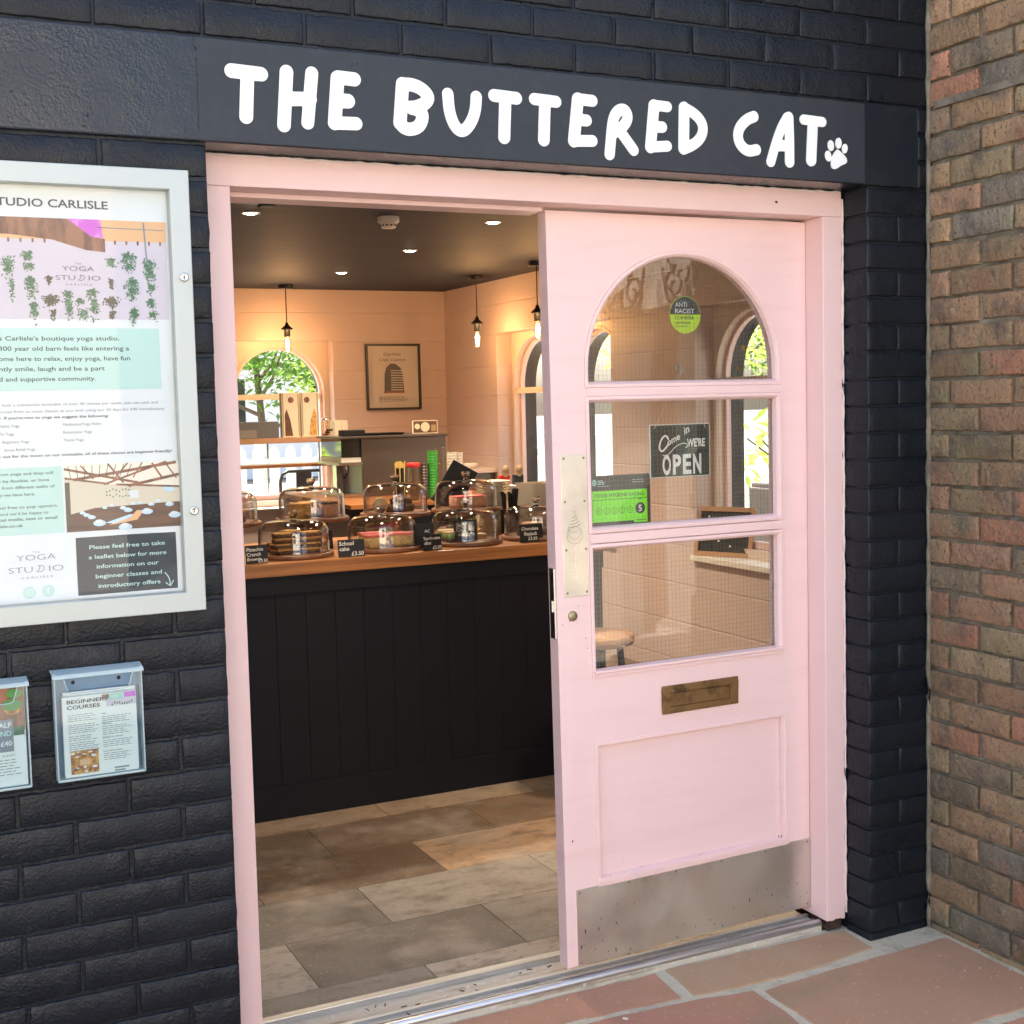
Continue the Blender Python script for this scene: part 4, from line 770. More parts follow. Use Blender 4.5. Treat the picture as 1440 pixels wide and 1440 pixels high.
text(q, 'ANTI', 1.305, 1.7835, .0125, yq, 'paper', w=.038); text(q, 'RACIST', 1.3045, 1.766, .0125, yq, 'paper', w=.062); text(q, 'CUMBRIA', 1.3035, 1.749, .0095, yq, 'sticker_grey', w=.063); text(q, 'SUPPORTER', 1.3055, 1.7365, .0065, yq, 'sticker_grey', w=.048); q.stroke([(1.304, 1.731), (1.348, 1.731)], .0014, yq, 'sticker_grey'); D3(q, SO).build('sticker_text', rs)
OX, OZ, OY = 1.34, 1.39, .238
SO = (OX, OY, OZ); os_ = thing('open_sign', 'dark green OPEN sign with white edge hanging inside the door on string', 'sign', SO)
q = MB(); q.prism([(-.0995, -.074), (.0995, -.074), (.0995, .074), (-.0995, .074)], 0, .004, 'sign_white'); q.build('board', os_, bevel=.002)
q = MB(); q.flat(jit_poly([(-.0965, -.0715), (.0965, -.0715), (.0965, .0715), (-.0965, .0715)], 0, 0, 0, amp=.0006, f=40), -.0006, 'sign_green'); q.build('green_face', os_)
q = MB(); yy = -.0012
def cond(s, x, z, h, w, m='sign_white', b=.03): text(q, s, x, z, h, yy, m, w=w, align='c', bold=b)
for i, ch in enumerate('OPEN'): cond(ch, -.0455+.0335*i, -.064, .054, .0275, b=.035)
cond('WE\'RE', .052, .010, .0225, .060, b=.03)
q.stroke(smooth2([(-.038, .031), (-.046, .044), (-.058, .038), (-.067, .022), (-.069, .006), (-.060, -.002), (-.048, .008), (-.036, .021)]), .0052, yy, 'sign_white')
def script(s, x, z, h): text(q, s, x, z, h, yy-.0002, 'sign_white', shear=.3, rot=.42, bold=.015)
script('ome', -.040, .0145, .0185); script('in', .014, .0435, .0215)
q.stroke(smooth2([(-.058, -.0115), (-.046, -.0135), (-.034, -.006), (-.018, .010), (.002, .019), (.016, .0205), (.024, .015), (.022, .007), (.016, .009)]), .0022, yy-.0003, 'sign_white')
q.build('lettering', os_)
q = MB(); q.tube([(-.085, -.002, .062), (.006, -.012, .226), (.084, -.002, .060)], .0009, 'string', n=5); q.build('string', os_)
q = MB(); q.lathe([(.014, -.022), (.009, -.026), (.004, -.018), (.002, -.010)], 'acrylic', (0.006, .03, 0), n=16, axis='y'); q.xf(Matrix.Translation((0, -.03-.008, .23))); q.build('suction_hook', os_)
# ================================================================== INSIDE THE CAFE
# lamps
def downlight(x, y, label):
    t = thing('downlight', label, 'ceiling light', (x, y, 2.4), group='recessed ceiling downlights')
    q = MB(); q.lathe([(.043, 0), (.043, -.003), (.036, -.006), (.031, -.004), (.030, .0)], 'lock_chrome', n=28, cap=False); q.build('rim', t)
    q = MB(); q.lathe([(.030, -.0035), (.02, -.007), (.0005, -.009)], 'lamp_disc', n=20, cap=False); q.build('lamp', t)
    l = bpy.data.lights.new('downlight_beam', 'SPOT'); l.energy = (60 if y > 2 else 50)*LAMP; l.color = (1, .79, .58); l.spot_size = R(125 if y > 2 else 70); l.spot_blend = .8; l.shadow_soft_size = .03 if y > 2 else .08
    lo = bpy.data.objects.new('light_source', l); COL.objects.link(lo); lo.parent = t; lo.location = (0, 0, -.02)
for x, y, s_ in ((.871, 2.935, 'lit recessed ceiling downlight nearest the door, at the left'), (2.037, 2.905, 'lit recessed ceiling downlight nearest the pink door leaf'), (2.069, 4.07, 'lit recessed ceiling downlight in the middle, beyond the smoke detector'), (2.079, 5.29, 'lit recessed ceiling downlight farthest back, nearest the arched back window'), (.85, 1.30, 'added ceiling downlight just inside the doorway, left, unseen above the view'), (2.05, 1.25, 'added unseen ceiling downlight just inside, behind the pink door leaf')): downlight(x, y, s_)  # last two are unseen, added to light the floor before the counter
def pendant(x, y, zb, label):
    t = thing('pendant_lamp', label, 'pendant lamp', (x, y, 2.4), group='black pendant lamps with bare filament bulbs')
    q = MB(); q.lathe([(.052, 0), (.052, -.022), (.048, -.026), (.0005, -.026)], 'black_metal', n=28); q.build('canopy', t)
    d = zb-2.4
    q = MB(); q.tube([(0, 0, -.02), (0, 0, d+.20)], .0035, 'black_plastic'); q.build('cord', t)
    q = MB(); q.lathe([(.006, d+.215), (.012, d+.205), (.014, d+.195), (.040, d+.172), (.041, d+.166), (.022, d+.164), (.022, d+.118), (.019, d+.114)], 'black_metal', n=24); q.build('lamp_holder', t)
    q = MB(); q.lathe([(.014, d+.115), (.016, d+.10), (.027, d+.065), (.031, d+.045), (.027, d+.02), (.014, d+.004), (.0005, d)], 'glass_bulb', n=24, cap=False); bu = q.build('bulb', t)
    q = MB()
    for i in range(6):
        a = i*math.pi/3; q.tube([(.005*math.cos(a), .005*math.sin(a), d+.10), (.011*math.cos(a), .011*math.sin(a), d+.045), (.005*math.cos(a+.5), .005*math.sin(a+.5), d+.03)], .0022, 'filament', n=5)
    q.build('filament', bu)
    l = bpy.data.lights.new('bulb_glow', 'POINT'); l.energy = 6*LAMP; l.color = (1, .56, .25); l.shadow_soft_size = .02
    lo = bpy.data.objects.new('light_source', l); COL.objects.link(lo); lo.parent = t; lo.location = (0, 0, d+.06)
pendant(1.972, 6.2, 1.925, 'black pendant lamp with filament bulb in front of the arched back window')
pendant(3.038, 5.32, 1.913, 'black pendant lamp with filament bulb right of the framed print')
pendant(3.044, 4.43, 1.922, 'black pendant lamp with filament bulb beside the edge of the pink door')
t = thing('smoke_detector', 'round white smoke detector on the dark ceiling', 'smoke detector', (1.5, 2.889, 2.4))
q = MB(); q.lathe([(.050, 0), (.050, -.022), (.044, -.028)], 'white_plastic', n=32); q.build('base', t)
q = MB(); q.lathe([(.040, -.028), (.038, -.040), (.030, -.052), (.0005, -.053)], 'white_plastic', n=32); [q.cbox((.0375*math.cos(a), .0375*math.sin(a), -.041), (.004, .010, .006), 'black_plastic', rz=a) for a in np.linspace(0, 6.28, 13)[:-1]]; q.build('sensor_head', t)
# counter
CX0, CX1, CY0, CY1, CZ = -.55, 2.04, 1.875, 2.66, .965
t = thing('counter', 'long black boarded service counter with thick wooden top', 'counter', (.7, 2.2, 0)); o = (.7, 2.2, 0)
q = MB(); q.box(CX0, CX1, CY0, CY1, .914, CZ, 'worktop_wood'); L2(q, o).build('worktop', t, bevel=.003)
q = MB(); x = CX0+.03
q.box(CX0+.02, CX1-.015, CY0+.020, CY1-.05, 0.0, .9138, 'counter_black'); q.box(CX0+.02, CX1-.015, CY0+.008, CY0+.0198, .845, .9136, 'counter_black'); q.box(CX0+.02, CX1-.015, CY0+.008, CY0+.0198, .001, .125, 'counter_black')
while x < CX1-.03:
    q.box(x, min(x+.1142, CX1-.016), CY0+.014, CY0+.0199, .1252, .8448, 'counter_black'); x += .115
L2(q, o).build('boarded_front', t, bevel=.0012)
# cake stations
def blob(q, x, y, z, w, d, h, m, rz=0, n=6, amp=.003):
    """bumpy block"""
    M = Matrix.Rotation(rz, 3, 'Z'); s0 = random.random()*90; vs = []; ids = {}; fs = []
    def V(i, j, k):
        if (i, j, k) not in ids:
            p = Vector(((i/n-.5)*w, (j/n-.5)*d, (k/3)*h)); e = sum(1 for a, b in ((i, n), (j, n), (k, 3)) if a in (0, b))
            s = 1-.012*max(0, e-1); p.x *= s; p.y *= s
            p += Vector((noise.noise(Vector((p.x*60+s0, p.y*60, p.z*60))), noise.noise(Vector((p.x*60, p.y*60+s0, p.z*60))), noise.noise(Vector((p.x*60, p.y*60, p.z*60+s0)))*(.8 if k else 0)))*amp
            ids[(i, j, k)] = len(vs); r = M @ p; vs.append((r.x+x, r.y+y, r.z+z))
        return ids[(i, j, k)]
    for i in range(n):
        for j in range(n):
            for k in (0, 3): fs.append((V(i, j, k), V(i+1, j, k), V(i+1, j+1, k), V(i, j+1, k)))
    for i in range(n):
        for k in range(3):
            for j in (0, n): fs.append((V(i, j, k), V(i+1, j, k), V(i+1, j, k+1), V(i, j, k+1)))
            for j in (0, n): fs.append((V(j, i, k), V(j, i+1, k), V(j, i+1, k+1), V(j, i, k+1)))
    q.add(vs, fs, m, True)
def cake(x, y, z, w, d, rz, layers, label, nm, cat, grp, part=None):
    """layers: (height, material, part name)"""
    t = thing(nm, label, cat, (x, y, z), rz, grp); zz = 0
    for h, m, pn in layers:
        q = MB(); blob(q, 0, 0, zz, w, d, h, m); q.build(pn, t, weld=True); zz += h+.0004
    return t
def dome(x, y, z, ped, lab):
    t = thing('cake_stand', ('wooden pedestal cake stand ' if ped else 'round wooden cake board ')+lab, 'cake stand', (x, y, CZ), group='pedestal cake stands in the back row' if ped else 'round cake boards along the counter front')
    q = MB(); b = z-CZ
    q.lathe([(.0005, b+.001), (.150, b+.001), (.152, b+.004), (.152, b+.014), (.149, b+.0165), (.0005, b+.0165)], 'board_wood', n=48); q.build('board', t)
    if ped:
        q = MB(); q.lathe([(.075, .0005), (.075, .008), (.03, .016), (.022, .04), (.024, b-.01), (.06, b+.0005)], 'board_wood', n=32); q.build('stem', t)
    c = thing('cake_dome', 'clear glass dome with glass knob '+lab, 'cake dome', (x, y, z+.017), group='clear glass cake domes on the counter')
    q = MB(); prof = [(.136, 0), (.1385, .004), (.136, .008), (.1355, .055)]+[(.1355-.040+.040*math.cos(a), .062+.040*math.sin(a)) for a in np.linspace(.1, 1.4, 9)]+[(.06, .1065), (.02, .1085), (.0005, .1085)]
    prof = [(r, h*1.16) for r, h in prof]; q.lathe(prof, 'glass_dome', n=56, cap=False); q.lathe([(r-.0028 if r > .02 else r*.8, h-.0022 if h > .05 else h) for r, h in prof], 'glass_dome', n=56, cap=False); q.tube([(.137*math.cos(a), .137*math.sin(a), .003) for a in np.linspace(0, 2*math.pi, 57)[:-1]], .0026, 'glass_dome', closed=True, n=6); q.build('dome', c)
    q = MB(); q.lathe([(.0005, .1263), (.010, .1263), (.009, .131), (.015, .139), (.0205, .152), (.021, .157), (.017, .1585), (.0005, .1585)], 'knob_glass', n=8, smooth=False); q.build('knob', c, weld=True)
ST = [(.758, 2.06, CZ, 0, 'of brownies at the left of the front row'), (1.117, 2.055, CZ, 0, 'of pink iced cake behind the School cake card'), (1.483, 2.065, CZ, 0, 'of green slices behind the mint slice card'), (1.815, 2.075, CZ, 0, 'of flapjack at the right end beside the door leaf'),
      (.575, 2.42, 1.066, 1, 'of dark round cake behind the left jamb'), (.945, 2.42, 1.066, 1, 'of golden crumble traybake in the back row'), (1.315, 2.42, 1.066, 1, 'of chocolate wedge in the middle of the back row'), (1.645, 2.42, 1.066, 1, 'of peach loaf at the right of the back row')]
for a in ST: dome(*a)
def at(i): s = ST[i]; return s[0], s[1], s[2]+.0172
BR = [(.012, 'cake_dark', 'base'), (.008, 'caramel', 'filling'), (.012, 'cake_dark', 'middle'), (.006, 'cake_gold', 'topping')]
x, y, z = at(0)
for dx, dy, l, rz in ((-.058, -.042, 0, .15), (.048, -.048, 0, -.35), (-.05, .045, 0, .5), (.055, .04, 0, -.2), (-.052, -.036, 1, -.2), (.052, -.038, 1, .0), (.0, .05, 1, .6)): cake(x+dx, y+dy, z+l*.0405, .078, .056, rz+.15, BR, 'dark layered brownie slice stacked under the front left dome', 'brownie_slice', 'cake slice', 'brownie slices under the front left dome')
x, y, z = at(1)
for dx, dy, l, rz in ((-.045, -.055, 0, .25), (.065, -.035, 0, -.45), (-.03, .035, 0, .1)): cake(x+dx, y+dy, z, .098, .062, rz, [(.042, 'cake_sponge', 'sponge'), (.010, 'icing_pink', 'icing')], 'square of yellow sponge with pink icing beside the School cake card', 'sponge_slice', 'cake slice', 'pink iced sponge squares')
x, y, z = at(2)
for dx, dy, rz in ((-.060, -.03, .1), (-.055, .045, -.2)): cake(x+dx, y+dy, z, .09, .06, rz, [(.012, 'cake_dark', 'base'), (.018, 'icing_green', 'filling'), (.009, 'icing_cream', 'topping')], 'green and cream layered slice at the left under the third front dome', 'mint_slice', 'cake slice', 'green slices under the third front dome')
cake(x+.05, y+.02, z, .085, .06, .1, [(.012, 'cake_peach', 'base'), (.006, 'icing_cream', 'topping')], 'low pinkish coconut slice at the right under the third front dome', 'coconut_slice', 'cake slice', None)
x, y, z = at(3)
for dx, dy, rz, l in ((-.05, -.02, .1, 0), (.04, -.03, -.2, 0), (.0, .05, .2, 0), (-.02, .0, .5, 1)): cake(x+dx, y+dy, z+l*.026, .08, .058, rz, [(.025, 'cake_peach' if l else 'cake_dark', 'oat_layer')], 'brown flapjack slice under the dome beside the door leaf', 'flapjack_slice', 'cake slice', 'flapjack slices under the right dome')
x, y, z = at(4)
t = thing('round_cake', 'dark round cake with orange top half hidden by the left jamb', 'cake', (x, y, z)); q = MB(); q.lathe([(.0005, 0), (.088, 0), (.090, .004), (.089, .042), (.0005, .042)], 'cake_dark', n=36); q.build('sponge', t); q = MB(); q.lathe([(.089, .0423), (.088, .049), (.07, .052), (.0005, .053)], 'caramel', n=36); q.build('topping', t)
x, y, z = at(5)
for dx, dy, rz, m, l_ in ((-.062, -.03, .05, 'cake_gold', 'golden crumble traybake block at the left under the back dome'), (-.01, .01, -.05, 'cake_gold', 'golden crumble traybake block in the middle under the back dome'), (.058, -.02, .15, 'cake_peach', 'marbled chocolate traybake block at the right under the back dome')): cake(x+dx, y+dy, z, .068, .085, rz, [(.052, m, 'cake_layer'), (.010, 'cake_gold' if m == 'cake_gold' else 'cake_dark', 'crumble')], l_, 'traybake_block', 'cake slice', None)
x, y, z = at(6)
t = thing('chocolate_cake', 'broken chocolate cake wedge tilted under the middle back dome', 'cake', (x+.02, y, z), .4); q = MB(); blob(q, 0, 0, 0, .105, .07, .03, 'cake_dark', amp=.006); q.build('base', t, weld=True); q = MB(); blob(q, .01, 0, .0305, .085, .06, .028, 'cake_dark', rz=.3, amp=.009); q.build('top_layer', t, weld=True)
t = thing('biscuit', 'round pale biscuit propped at the left under the middle back dome', 'biscuit', (x-.088, y-.05, z+.034)); q = MB(); q.lathe([(.0005, 0), (.033, 0), (.0335, .003), (.032, .006), (.0005, .0065)], 'icing_cream', n=28, axis='y'); q.build('disc', t)
x, y, z = at(7)
t = thing('loaf_cake', 'peach coloured loaf cake under the right back dome', 'cake', (x+.01, y, z), .05); q = MB(); blob(q, 0, 0, 0, .15, .075, .045, 'cake_peach', amp=.003); q.build('sponge', t, weld=True); q = MB(); blob(q, 0, 0, .0455, .148, .073, .006, 'icing_pink', amp=.002); q.build('icing', t, weld=True)
# price cards
def card(x, y, z, w, h, rz, rows, label, lean=-.12):
    t = thing('price_card', label, 'price card', (x, y, z), rz, 'small chalk price cards among the cakes')
    M = Matrix.Rotation(lean, 4, 'X')
    q = MB(); q.box(-w/2, w/2, 0, .003, .0005, h, 'chalkboard'); q.xf(M); q.build('board', t, bevel=.001)
    q = MB(); q.box(-w/2+.01, w/2-.01, .004, .03, .0005, .0035, 'chalkboard'); q.build('foot', t)
    q = MB()
    for s_, a, b, hh, al in rows: text(q, s_, a, b-.002, hh*1.22, -.0008, 'chalk', align=al, shear=.08, bold=.012)
    q.xf(M); q.build('chalk_writing', t)
card(.575, 1.915, CZ, .086, .068, .12, [('Pistachio', -.039, .048, .011, 'l'), ('Crunch', -.039, .030, .011, 'l'), ('Brownie', -.039, .013, .010, 'l'), ('£3.50', .041, .005, .010, 'r')], 'chalk card reading Pistachio Crunch Brownie at the left jamb')
card(.938, 1.905, CZ, .105, .066, -.03, [('School', -.048, .046, .013, 'l'), ('cake', -.047, .026, .013, 'l'), ('£3.50', .048, .006, .013, 'r')], 'chalk card reading School cake on the counter edge')
card(1.272, 1.905, CZ, .088, .064, .22, [('Terri\'s mint', -.041, .045, .010, 'l'), ('slice', -.038, .027, .011, 'l'), ('£3.50', .041, .007, .011, 'r')], 'chalk card reading mint slice leaning in front of another card')
card(1.272, 1.985, CZ, .080, .100, -.1, [('AC', .0, .066, .010, 'l')], 'black chalk card mostly hidden behind the mint slice card')
card(1.455, 1.995, CZ+.0175, .100, .085, -.1, [('Jam &', -.040, .062, .013, 'l'), ('Coconut', -.040, .042, .013, 'l'), ('slice £3.50', -.034, .024, .010, 'l')], 'chalk card reading Jam and Coconut seen through the third dome')
card(1.722, 1.935, CZ, .106, .075, .0, [('Chocolate', -.044, .052, .011, 'l'), ('flapjack', -.034, .031, .012, 'l'), ('£3.50', -.016, .011, .011, 'l')], 'chalk card reading flapjack in front of the right dome')
card(.955, 2.22, CZ, .03, .078, .2, [], 'narrow plain black card standing behind the brownie dome')
# crockery at the right end
for i in range(26):
    t = thing('plate', 'small cream plate stacked behind the right domes', 'plate', (1.815, 2.50, CZ+.0085*i), group='stack of cream plates on the counter')
    if i == 0: q = MB(); q.lathe([(.0005, .001), (.045, .001), (.048, .003), (.078, .010), (.079, .012), (.076, .0122), (.046, .0055), (.0005, .0045)], 'ceramic', n=36); pm = q.build('dish', t)
    else: c = pm.copy(); COL.objects.link(c); c.parent = t
for i, (bx, by) in enumerate([(1.945, 2.31)]*5):
    t = thing('bowl', 'square cream takeaway bowl stacked against the door edge', 'bowl', (bx, by, CZ+.042*i), .1, 'stack of square cream bowls')
    if i == 0:
        q = MB(); r0, r1, H_ = .066, .076, .050
        for (a, b, za, zb_) in ((r0, r1, .001, H_), (r0-.004, r1-.004, .005, H_)): q.add([(sx*a, sy*a, za) for sx, sy in ((-1, -1), (1, -1), (1, 1), (-1, 1))]+[(sx*b, sy*b, zb_) for sx, sy in ((-1, -1), (1, -1), (1, 1), (-1, 1))], [(0, 1, 5, 4), (1, 2, 6, 5), (2, 3, 7, 6), (3, 0, 4, 7), (0, 3, 2, 1)], 'ceramic_cream')
        bmn = q.build('dish', t, bevel=.006)
    else: c = bmn.copy(); COL.objects.link(c); c.parent = t
t = thing('cutlery_holder', 'black wire cutlery holder full of dark forks and knives', 'cutlery holder', (1.795, 2.29, CZ)); q = MB(); q.lathe([(.040, .001), (.042, .11)], 'black_metal', n=16); q.build('cup', t)
for i in range(9):
    a = i*2.4; r = .022; c = thing('fork', 'dark fork handle sticking out of the black cutlery holder', 'cutlery', (1.795+r*math.cos(a), 2.29+r*math.sin(a), CZ+.01), group='cutlery standing in the black holder'); q = MB(); q.tube([(0, 0, 0), (.006*math.cos(a), .006*math.sin(a), .10), (.012*math.cos(a), .012*math.sin(a), .165+.012*(i % 3))], [.003, .004, .007], 'black_plastic', n=6); q.build('handle', c)
for i, (x, c_) in enumerate(((2.085, 'red_plastic'), (2.16, 'ink_navy'))):
    t = thing('spoon_sign', ['red', 'navy'][i]+' based table marker with wooden disc by the window', 'table marker', (x, 2.95, 1.14)); q = MB(); q.cbox((0, 0, .02), (.05, .03, .05), c_); q.build('base', t, bevel=.002); q = MB(); q.lathe([(.0005, 0), (.019, 0), (.0195, .003), (.0005, .0035)], 'kraft', (0, -.016, .065), n=24, axis='y'); q.mapv(lambda a, b, c: (a, b, .065+(c-.065)*1.5)); q.build('disc', t)
t = thing('marker_shelf', 'narrow cream shelf holding the table markers', 'shelf', (2.12, 2.95, 0)); q = MB(); q.box(-.12, .12, -.06, .06, 1.115, 1.1345, 'cream_light'); q.build('board', t, bevel=.002); q = MB(); q.box(-.1, .1, -.01, .01, .0005, 1.1148, 'cream_light'); q.build('post', t)
# till tablet
t = thing('till_tablet', 'black tablet till on a slanted stand behind the domes', 'tablet', (1.635, 2.57, CZ+.06), R(-28)); q = MB(); q.cbox((.02, 0, .145), (.125, .016, .215), 'black_plastic', rx=R(-25), ry=R(30)); q.build('tablet', t, bevel=.003); q = MB(); q.cbox((0, .02, .05), (.05, .02, .12), 'black_metal', rx=R(20)); q.cbox((0, .03, -.05), (.12, .12, .012), 'black_metal'); q.cbox((0, .02, -.02), (.05, .02, .09), 'black_metal'); q.build('stand', t, bevel=.002)
# ---- back counter with machines
o = (2.6, 5.6, 0); t = thing('back_counter', 'wooden topped work counter along the back wall', 'counter', o)
q = MB(); q.box(1.94, 3.26, 4.85, 6.44, .905, .932, 'worktop_wood'); L2(q, o).build('worktop', t, bevel=.002)
q = MB(); q.box(1.97, 3.26, 4.88, 6.44, .001, .9048, 'counter_black'); q.box(1.965, 1.9698, 4.95, 5.4, .2, .86, 'steel_appliance'); q.box(1.965, 1.9698, 5.45, 5.95, .2, .86, 'steel_appliance'); L2(q, o).build('cabinet', t, bevel=.002)
o = (2.55, 5.7, .932); t = thing('coffee_machine', 'large brushed steel machine box on the back counter', 'machine', o)
q = MB(); q.box(2.255, 2.87, 5.52, 6.0, .934, 1.325, 'steel_appliance'); L2(q, o).build('body', t, bevel=.004)
q = MB(); q.box(2.10, 2.885, 5.50, 6.02, 1.3255, 1.340, 'steel_appliance'); L2(q, o).build('top_plate', t, bevel=.003)
q = MB(); q.box(2.12, 2.2545, 5.54, 5.98, 1.20, 1.325, 'screen_glass'); L2(q, o).build('glass_panel', t, bevel=.002)
q = MB(); q.box(2.115, 2.2545, 5.53, 5.98, 1.168, 1.1995, 'white_plastic'); q.box(2.09, 2.2545, 5.50, 5.98, 1.150, 1.1675, 'lock_chrome'); L2(q, o).build('control_strip', t, bevel=.002)
q = MB(); q.box(2.11, 2.2545, 5.52, 5.98, .934, .955, 'lock_chrome'); q.box(2.2, 2.2545, 5.9, 5.98, .955, 1.15, 'lock_chrome'); q.tube([(2.17, 5.6, 1.15), (2.17, 5.6, 1.09)], .018, 'lock_chrome'); q.tube([(2.17, 5.6, 1.09), (2.12, 5.5, 1.07)], .01, 'black_plastic'); L2(q, o).build('brew_group', t, bevel=.001)
t = thing('card_reader', 'black box lying on the left of the steel machine', 'device', (2.235, 5.65, 1.3405)); q = MB(); q.box(-.08, .08, -.05, .05, 0.0005, .042, 'black_plastic'); q.build('case', t, bevel=.006)
t = thing('tray', 'thin dark tray lying on top of the steel machine', 'tray', (2.45, 5.7, 1.3405)); q = MB(); q.box(-.14, .14, -.1, .1, .0005, .012, 'black_plastic'); q.box(-.15, .15, -.11, .11, .012, .016, 'black_plastic'); q.build('tray', t)
t = thing('photo_card', 'small framed brown photo card on top of the machine', 'picture', (2.80, 5.72, 1.3405)); q = MB(); q.box(-.095, .095, 0, .006, .0005, .092, 'cream_card'); q.build('frame', t); q = MB(); q.rect(-.088, .088, .007, .086, -.001, 'print_floor'); q.disc(0, .045, .034, -.0016, 'cream_card', 24); q.disc(-.06, .05, .02, -.0016, 'cream_card', 18); q.rect(.045, .08, .015, .06, -.0016, 'kraft'); q.build('print', t)
t = thing('pink_notice', 'pink printed notice on the wall behind the machine', 'notice', (3.09, 6.49, 1.28)); q = MB(); q.box(-.068, .068, -.003, 0.0, -.12, .115, 'pink_card'); q.build('sheet', t); q = MB(); lines(q, -.05, .05, .07, 2, .028, .014, -.004, 'print_magenta'); lines(q, -.05, .05, .0, 2, .03, .012, -.004, 'print_magenta'); q.build('print', t)
for nm, x, m_, top, lab in (('straw_holder', 2.325, 'black_metal', 'straw_yellow', 'tall dark holder of yellow straws beside the steel machine'), ('red_lid_jar', 2.415, 'glass_bulb', 'red_plastic', 'tall clear jar with red lid beside the straws')):
    t = thing(nm, lab, 'holder', (x, 4.99, .9325)); q = MB(); q.lathe([(.032, .0005), (.036, .21)], m_, n=20); q.build('body', t)
    q = MB()
    if top == 'straw_yellow':
        for i in range(26): a = random.random()*6.28; r = random.random()*.03; q.tube([(r*math.cos(a), r*math.sin(a), .02), (r*1.3*math.cos(a), r*1.3*math.sin(a), .225+random.random()*.03)], .005, top, n=6)
        q.build('straws', t)
    else:
        q.lathe([(.042, .212), (.044, .218), (.044, .235), (.038, .24), (.0005, .242)], top, n=24); q.build('lid', t)
        q = MB(); q.lathe([(.028, .002), (.03, .12), (.0005, .121)], 'cake_dark', n=16); q.build('contents', t)
for x, h_, m_, lab in ((2.50, .23, 'steel_appliance', 'tall steel shaker cup beside the red lidded jar'), (2.555, .31, 'green_plastic', 'tall stack of green plastic cups'), (2.60, .335, 'glass_bulb', 'tall stack of clear cups beside the green cups'), (2.675, .30, 'ceramic', 'left stack of white paper cups'), (2.735, .295, 'ceramic', 'right stack of white paper cups')):
    t = thing('cup_stack', lab, 'cups', (x, 5.0+random.uniform(-.03, .03), .9325)); q = MB(); n_ = int(h_/.018); prof = []
    for i in range(n_): z_ = i*h_/n_; prof += [(.024+.008*i/n_, z_+.0005), (.029+.006*i/n_, z_+h_/n_*.8), (.031+.006*i/n_, z_+h_/n_*.9)]
    q.lathe(prof, m_, n=20); q.build('cups', t)
# shelves over the back window
for i, (z, lab) in enumerate(((1.295, 'upper wooden shelf across the arched back window'), (1.125, 'lower narrow wooden shelf across the arched back window'))):
    t = thing('shelf', lab, 'shelf', (1.9, 6.27, z), group='wooden shelves across the back window'); q = MB(); q.box(-.6, .5 if i == 0 else .47, -.11, .09, 0, .038 if i == 0 else .022, 'pine' if i == 0 else 'worktop_wood'); q.build('board', t, bevel=.002)
    q = MB(); [q.box(x, x+.014, .06, .228, -.02, -.0005, 'black_metal') for x in (-.5, .44)]; q.build('bracket', t)
sz = 1.334
t = thing('storage_box', 'dark grey cardboard box on the upper shelf', 'box', (1.72, 6.25, sz)); q = MB(); q.box(-.16, .16, -.08, .08, .0005, .115, 'grey_card'); q.build('carton', t, bevel=.002); q = MB(); q.rect(-.155, -.0, .003, .06, -.0808, 'lamp_grey_card'); q.build('paper_band', t)
for x, lab, sd_ in ((1.975, 'left tall cream carton with bottle shaped window on the shelf', -1), (2.115, 'right tall cream carton with bottle shaped window on the shelf', 1)):
    t = thing('gift_carton', lab, 'carton', (x, 6.22, sz), group='tall cream gift cartons'); q = MB(); q.box(-.064, .064, -.03, .03, .0005, .313, 'cream_card'); q.build('carton', t, bevel=.002)
    q = MB(); q.disc(-.012*sd_-.01, .262, .021, -.0306, 'print_beam', 20); q.flat([(sd_*.045, .01), (sd_*.045, .16), (sd_*.03, .20), (sd_*.005, .12), (-sd_*.012, .01)], -.0309, 'print_floor' if sd_ < 0 else 'cake_gold'); q.build('printed_shapes', t); q = MB(); q.rect(-.06, -.052, .01, .31, -.0306, 'kraft'); q.rect(.052, .06, .01, .31, -.0306, 'kraft'); q.build('edge_stripe', t)
t = thing('biscuit_jar', 'small clear jar of brown biscuits on the shelf', 'jar', (2.24, 6.22, sz)); q = MB(); q.lathe([(.040, .0005), (.042, .004), (.042, .09), (.032, .105), (.032, .115)], 'glass_bulb', n=24); q.build('glass', t); q = MB(); [blob(q, random.uniform(-.02, .02), random.uniform(-.02, .02), .004+.016*i, .036, .03, .014, 'cake_dark', rz=i) for i in range(3)]; q.build('biscuits', t); q = MB(); q.lathe([(.034, .116), (.034, .128), (.0005, .13)], 'lock_chrome', n=24); q.build('lid', t)
t = thing('cream_box', 'cream cardboard box at the right end of the shelf', 'box', (2.35, 6.25, sz)); q = MB(); q.box(-.055, .045, -.05, .05, .0005, .108, 'cream_card'); q.box(-.002, .0, -.0508, -.0502, .002, .106, 'kraft'); q.build('carton', t, bevel=.002)
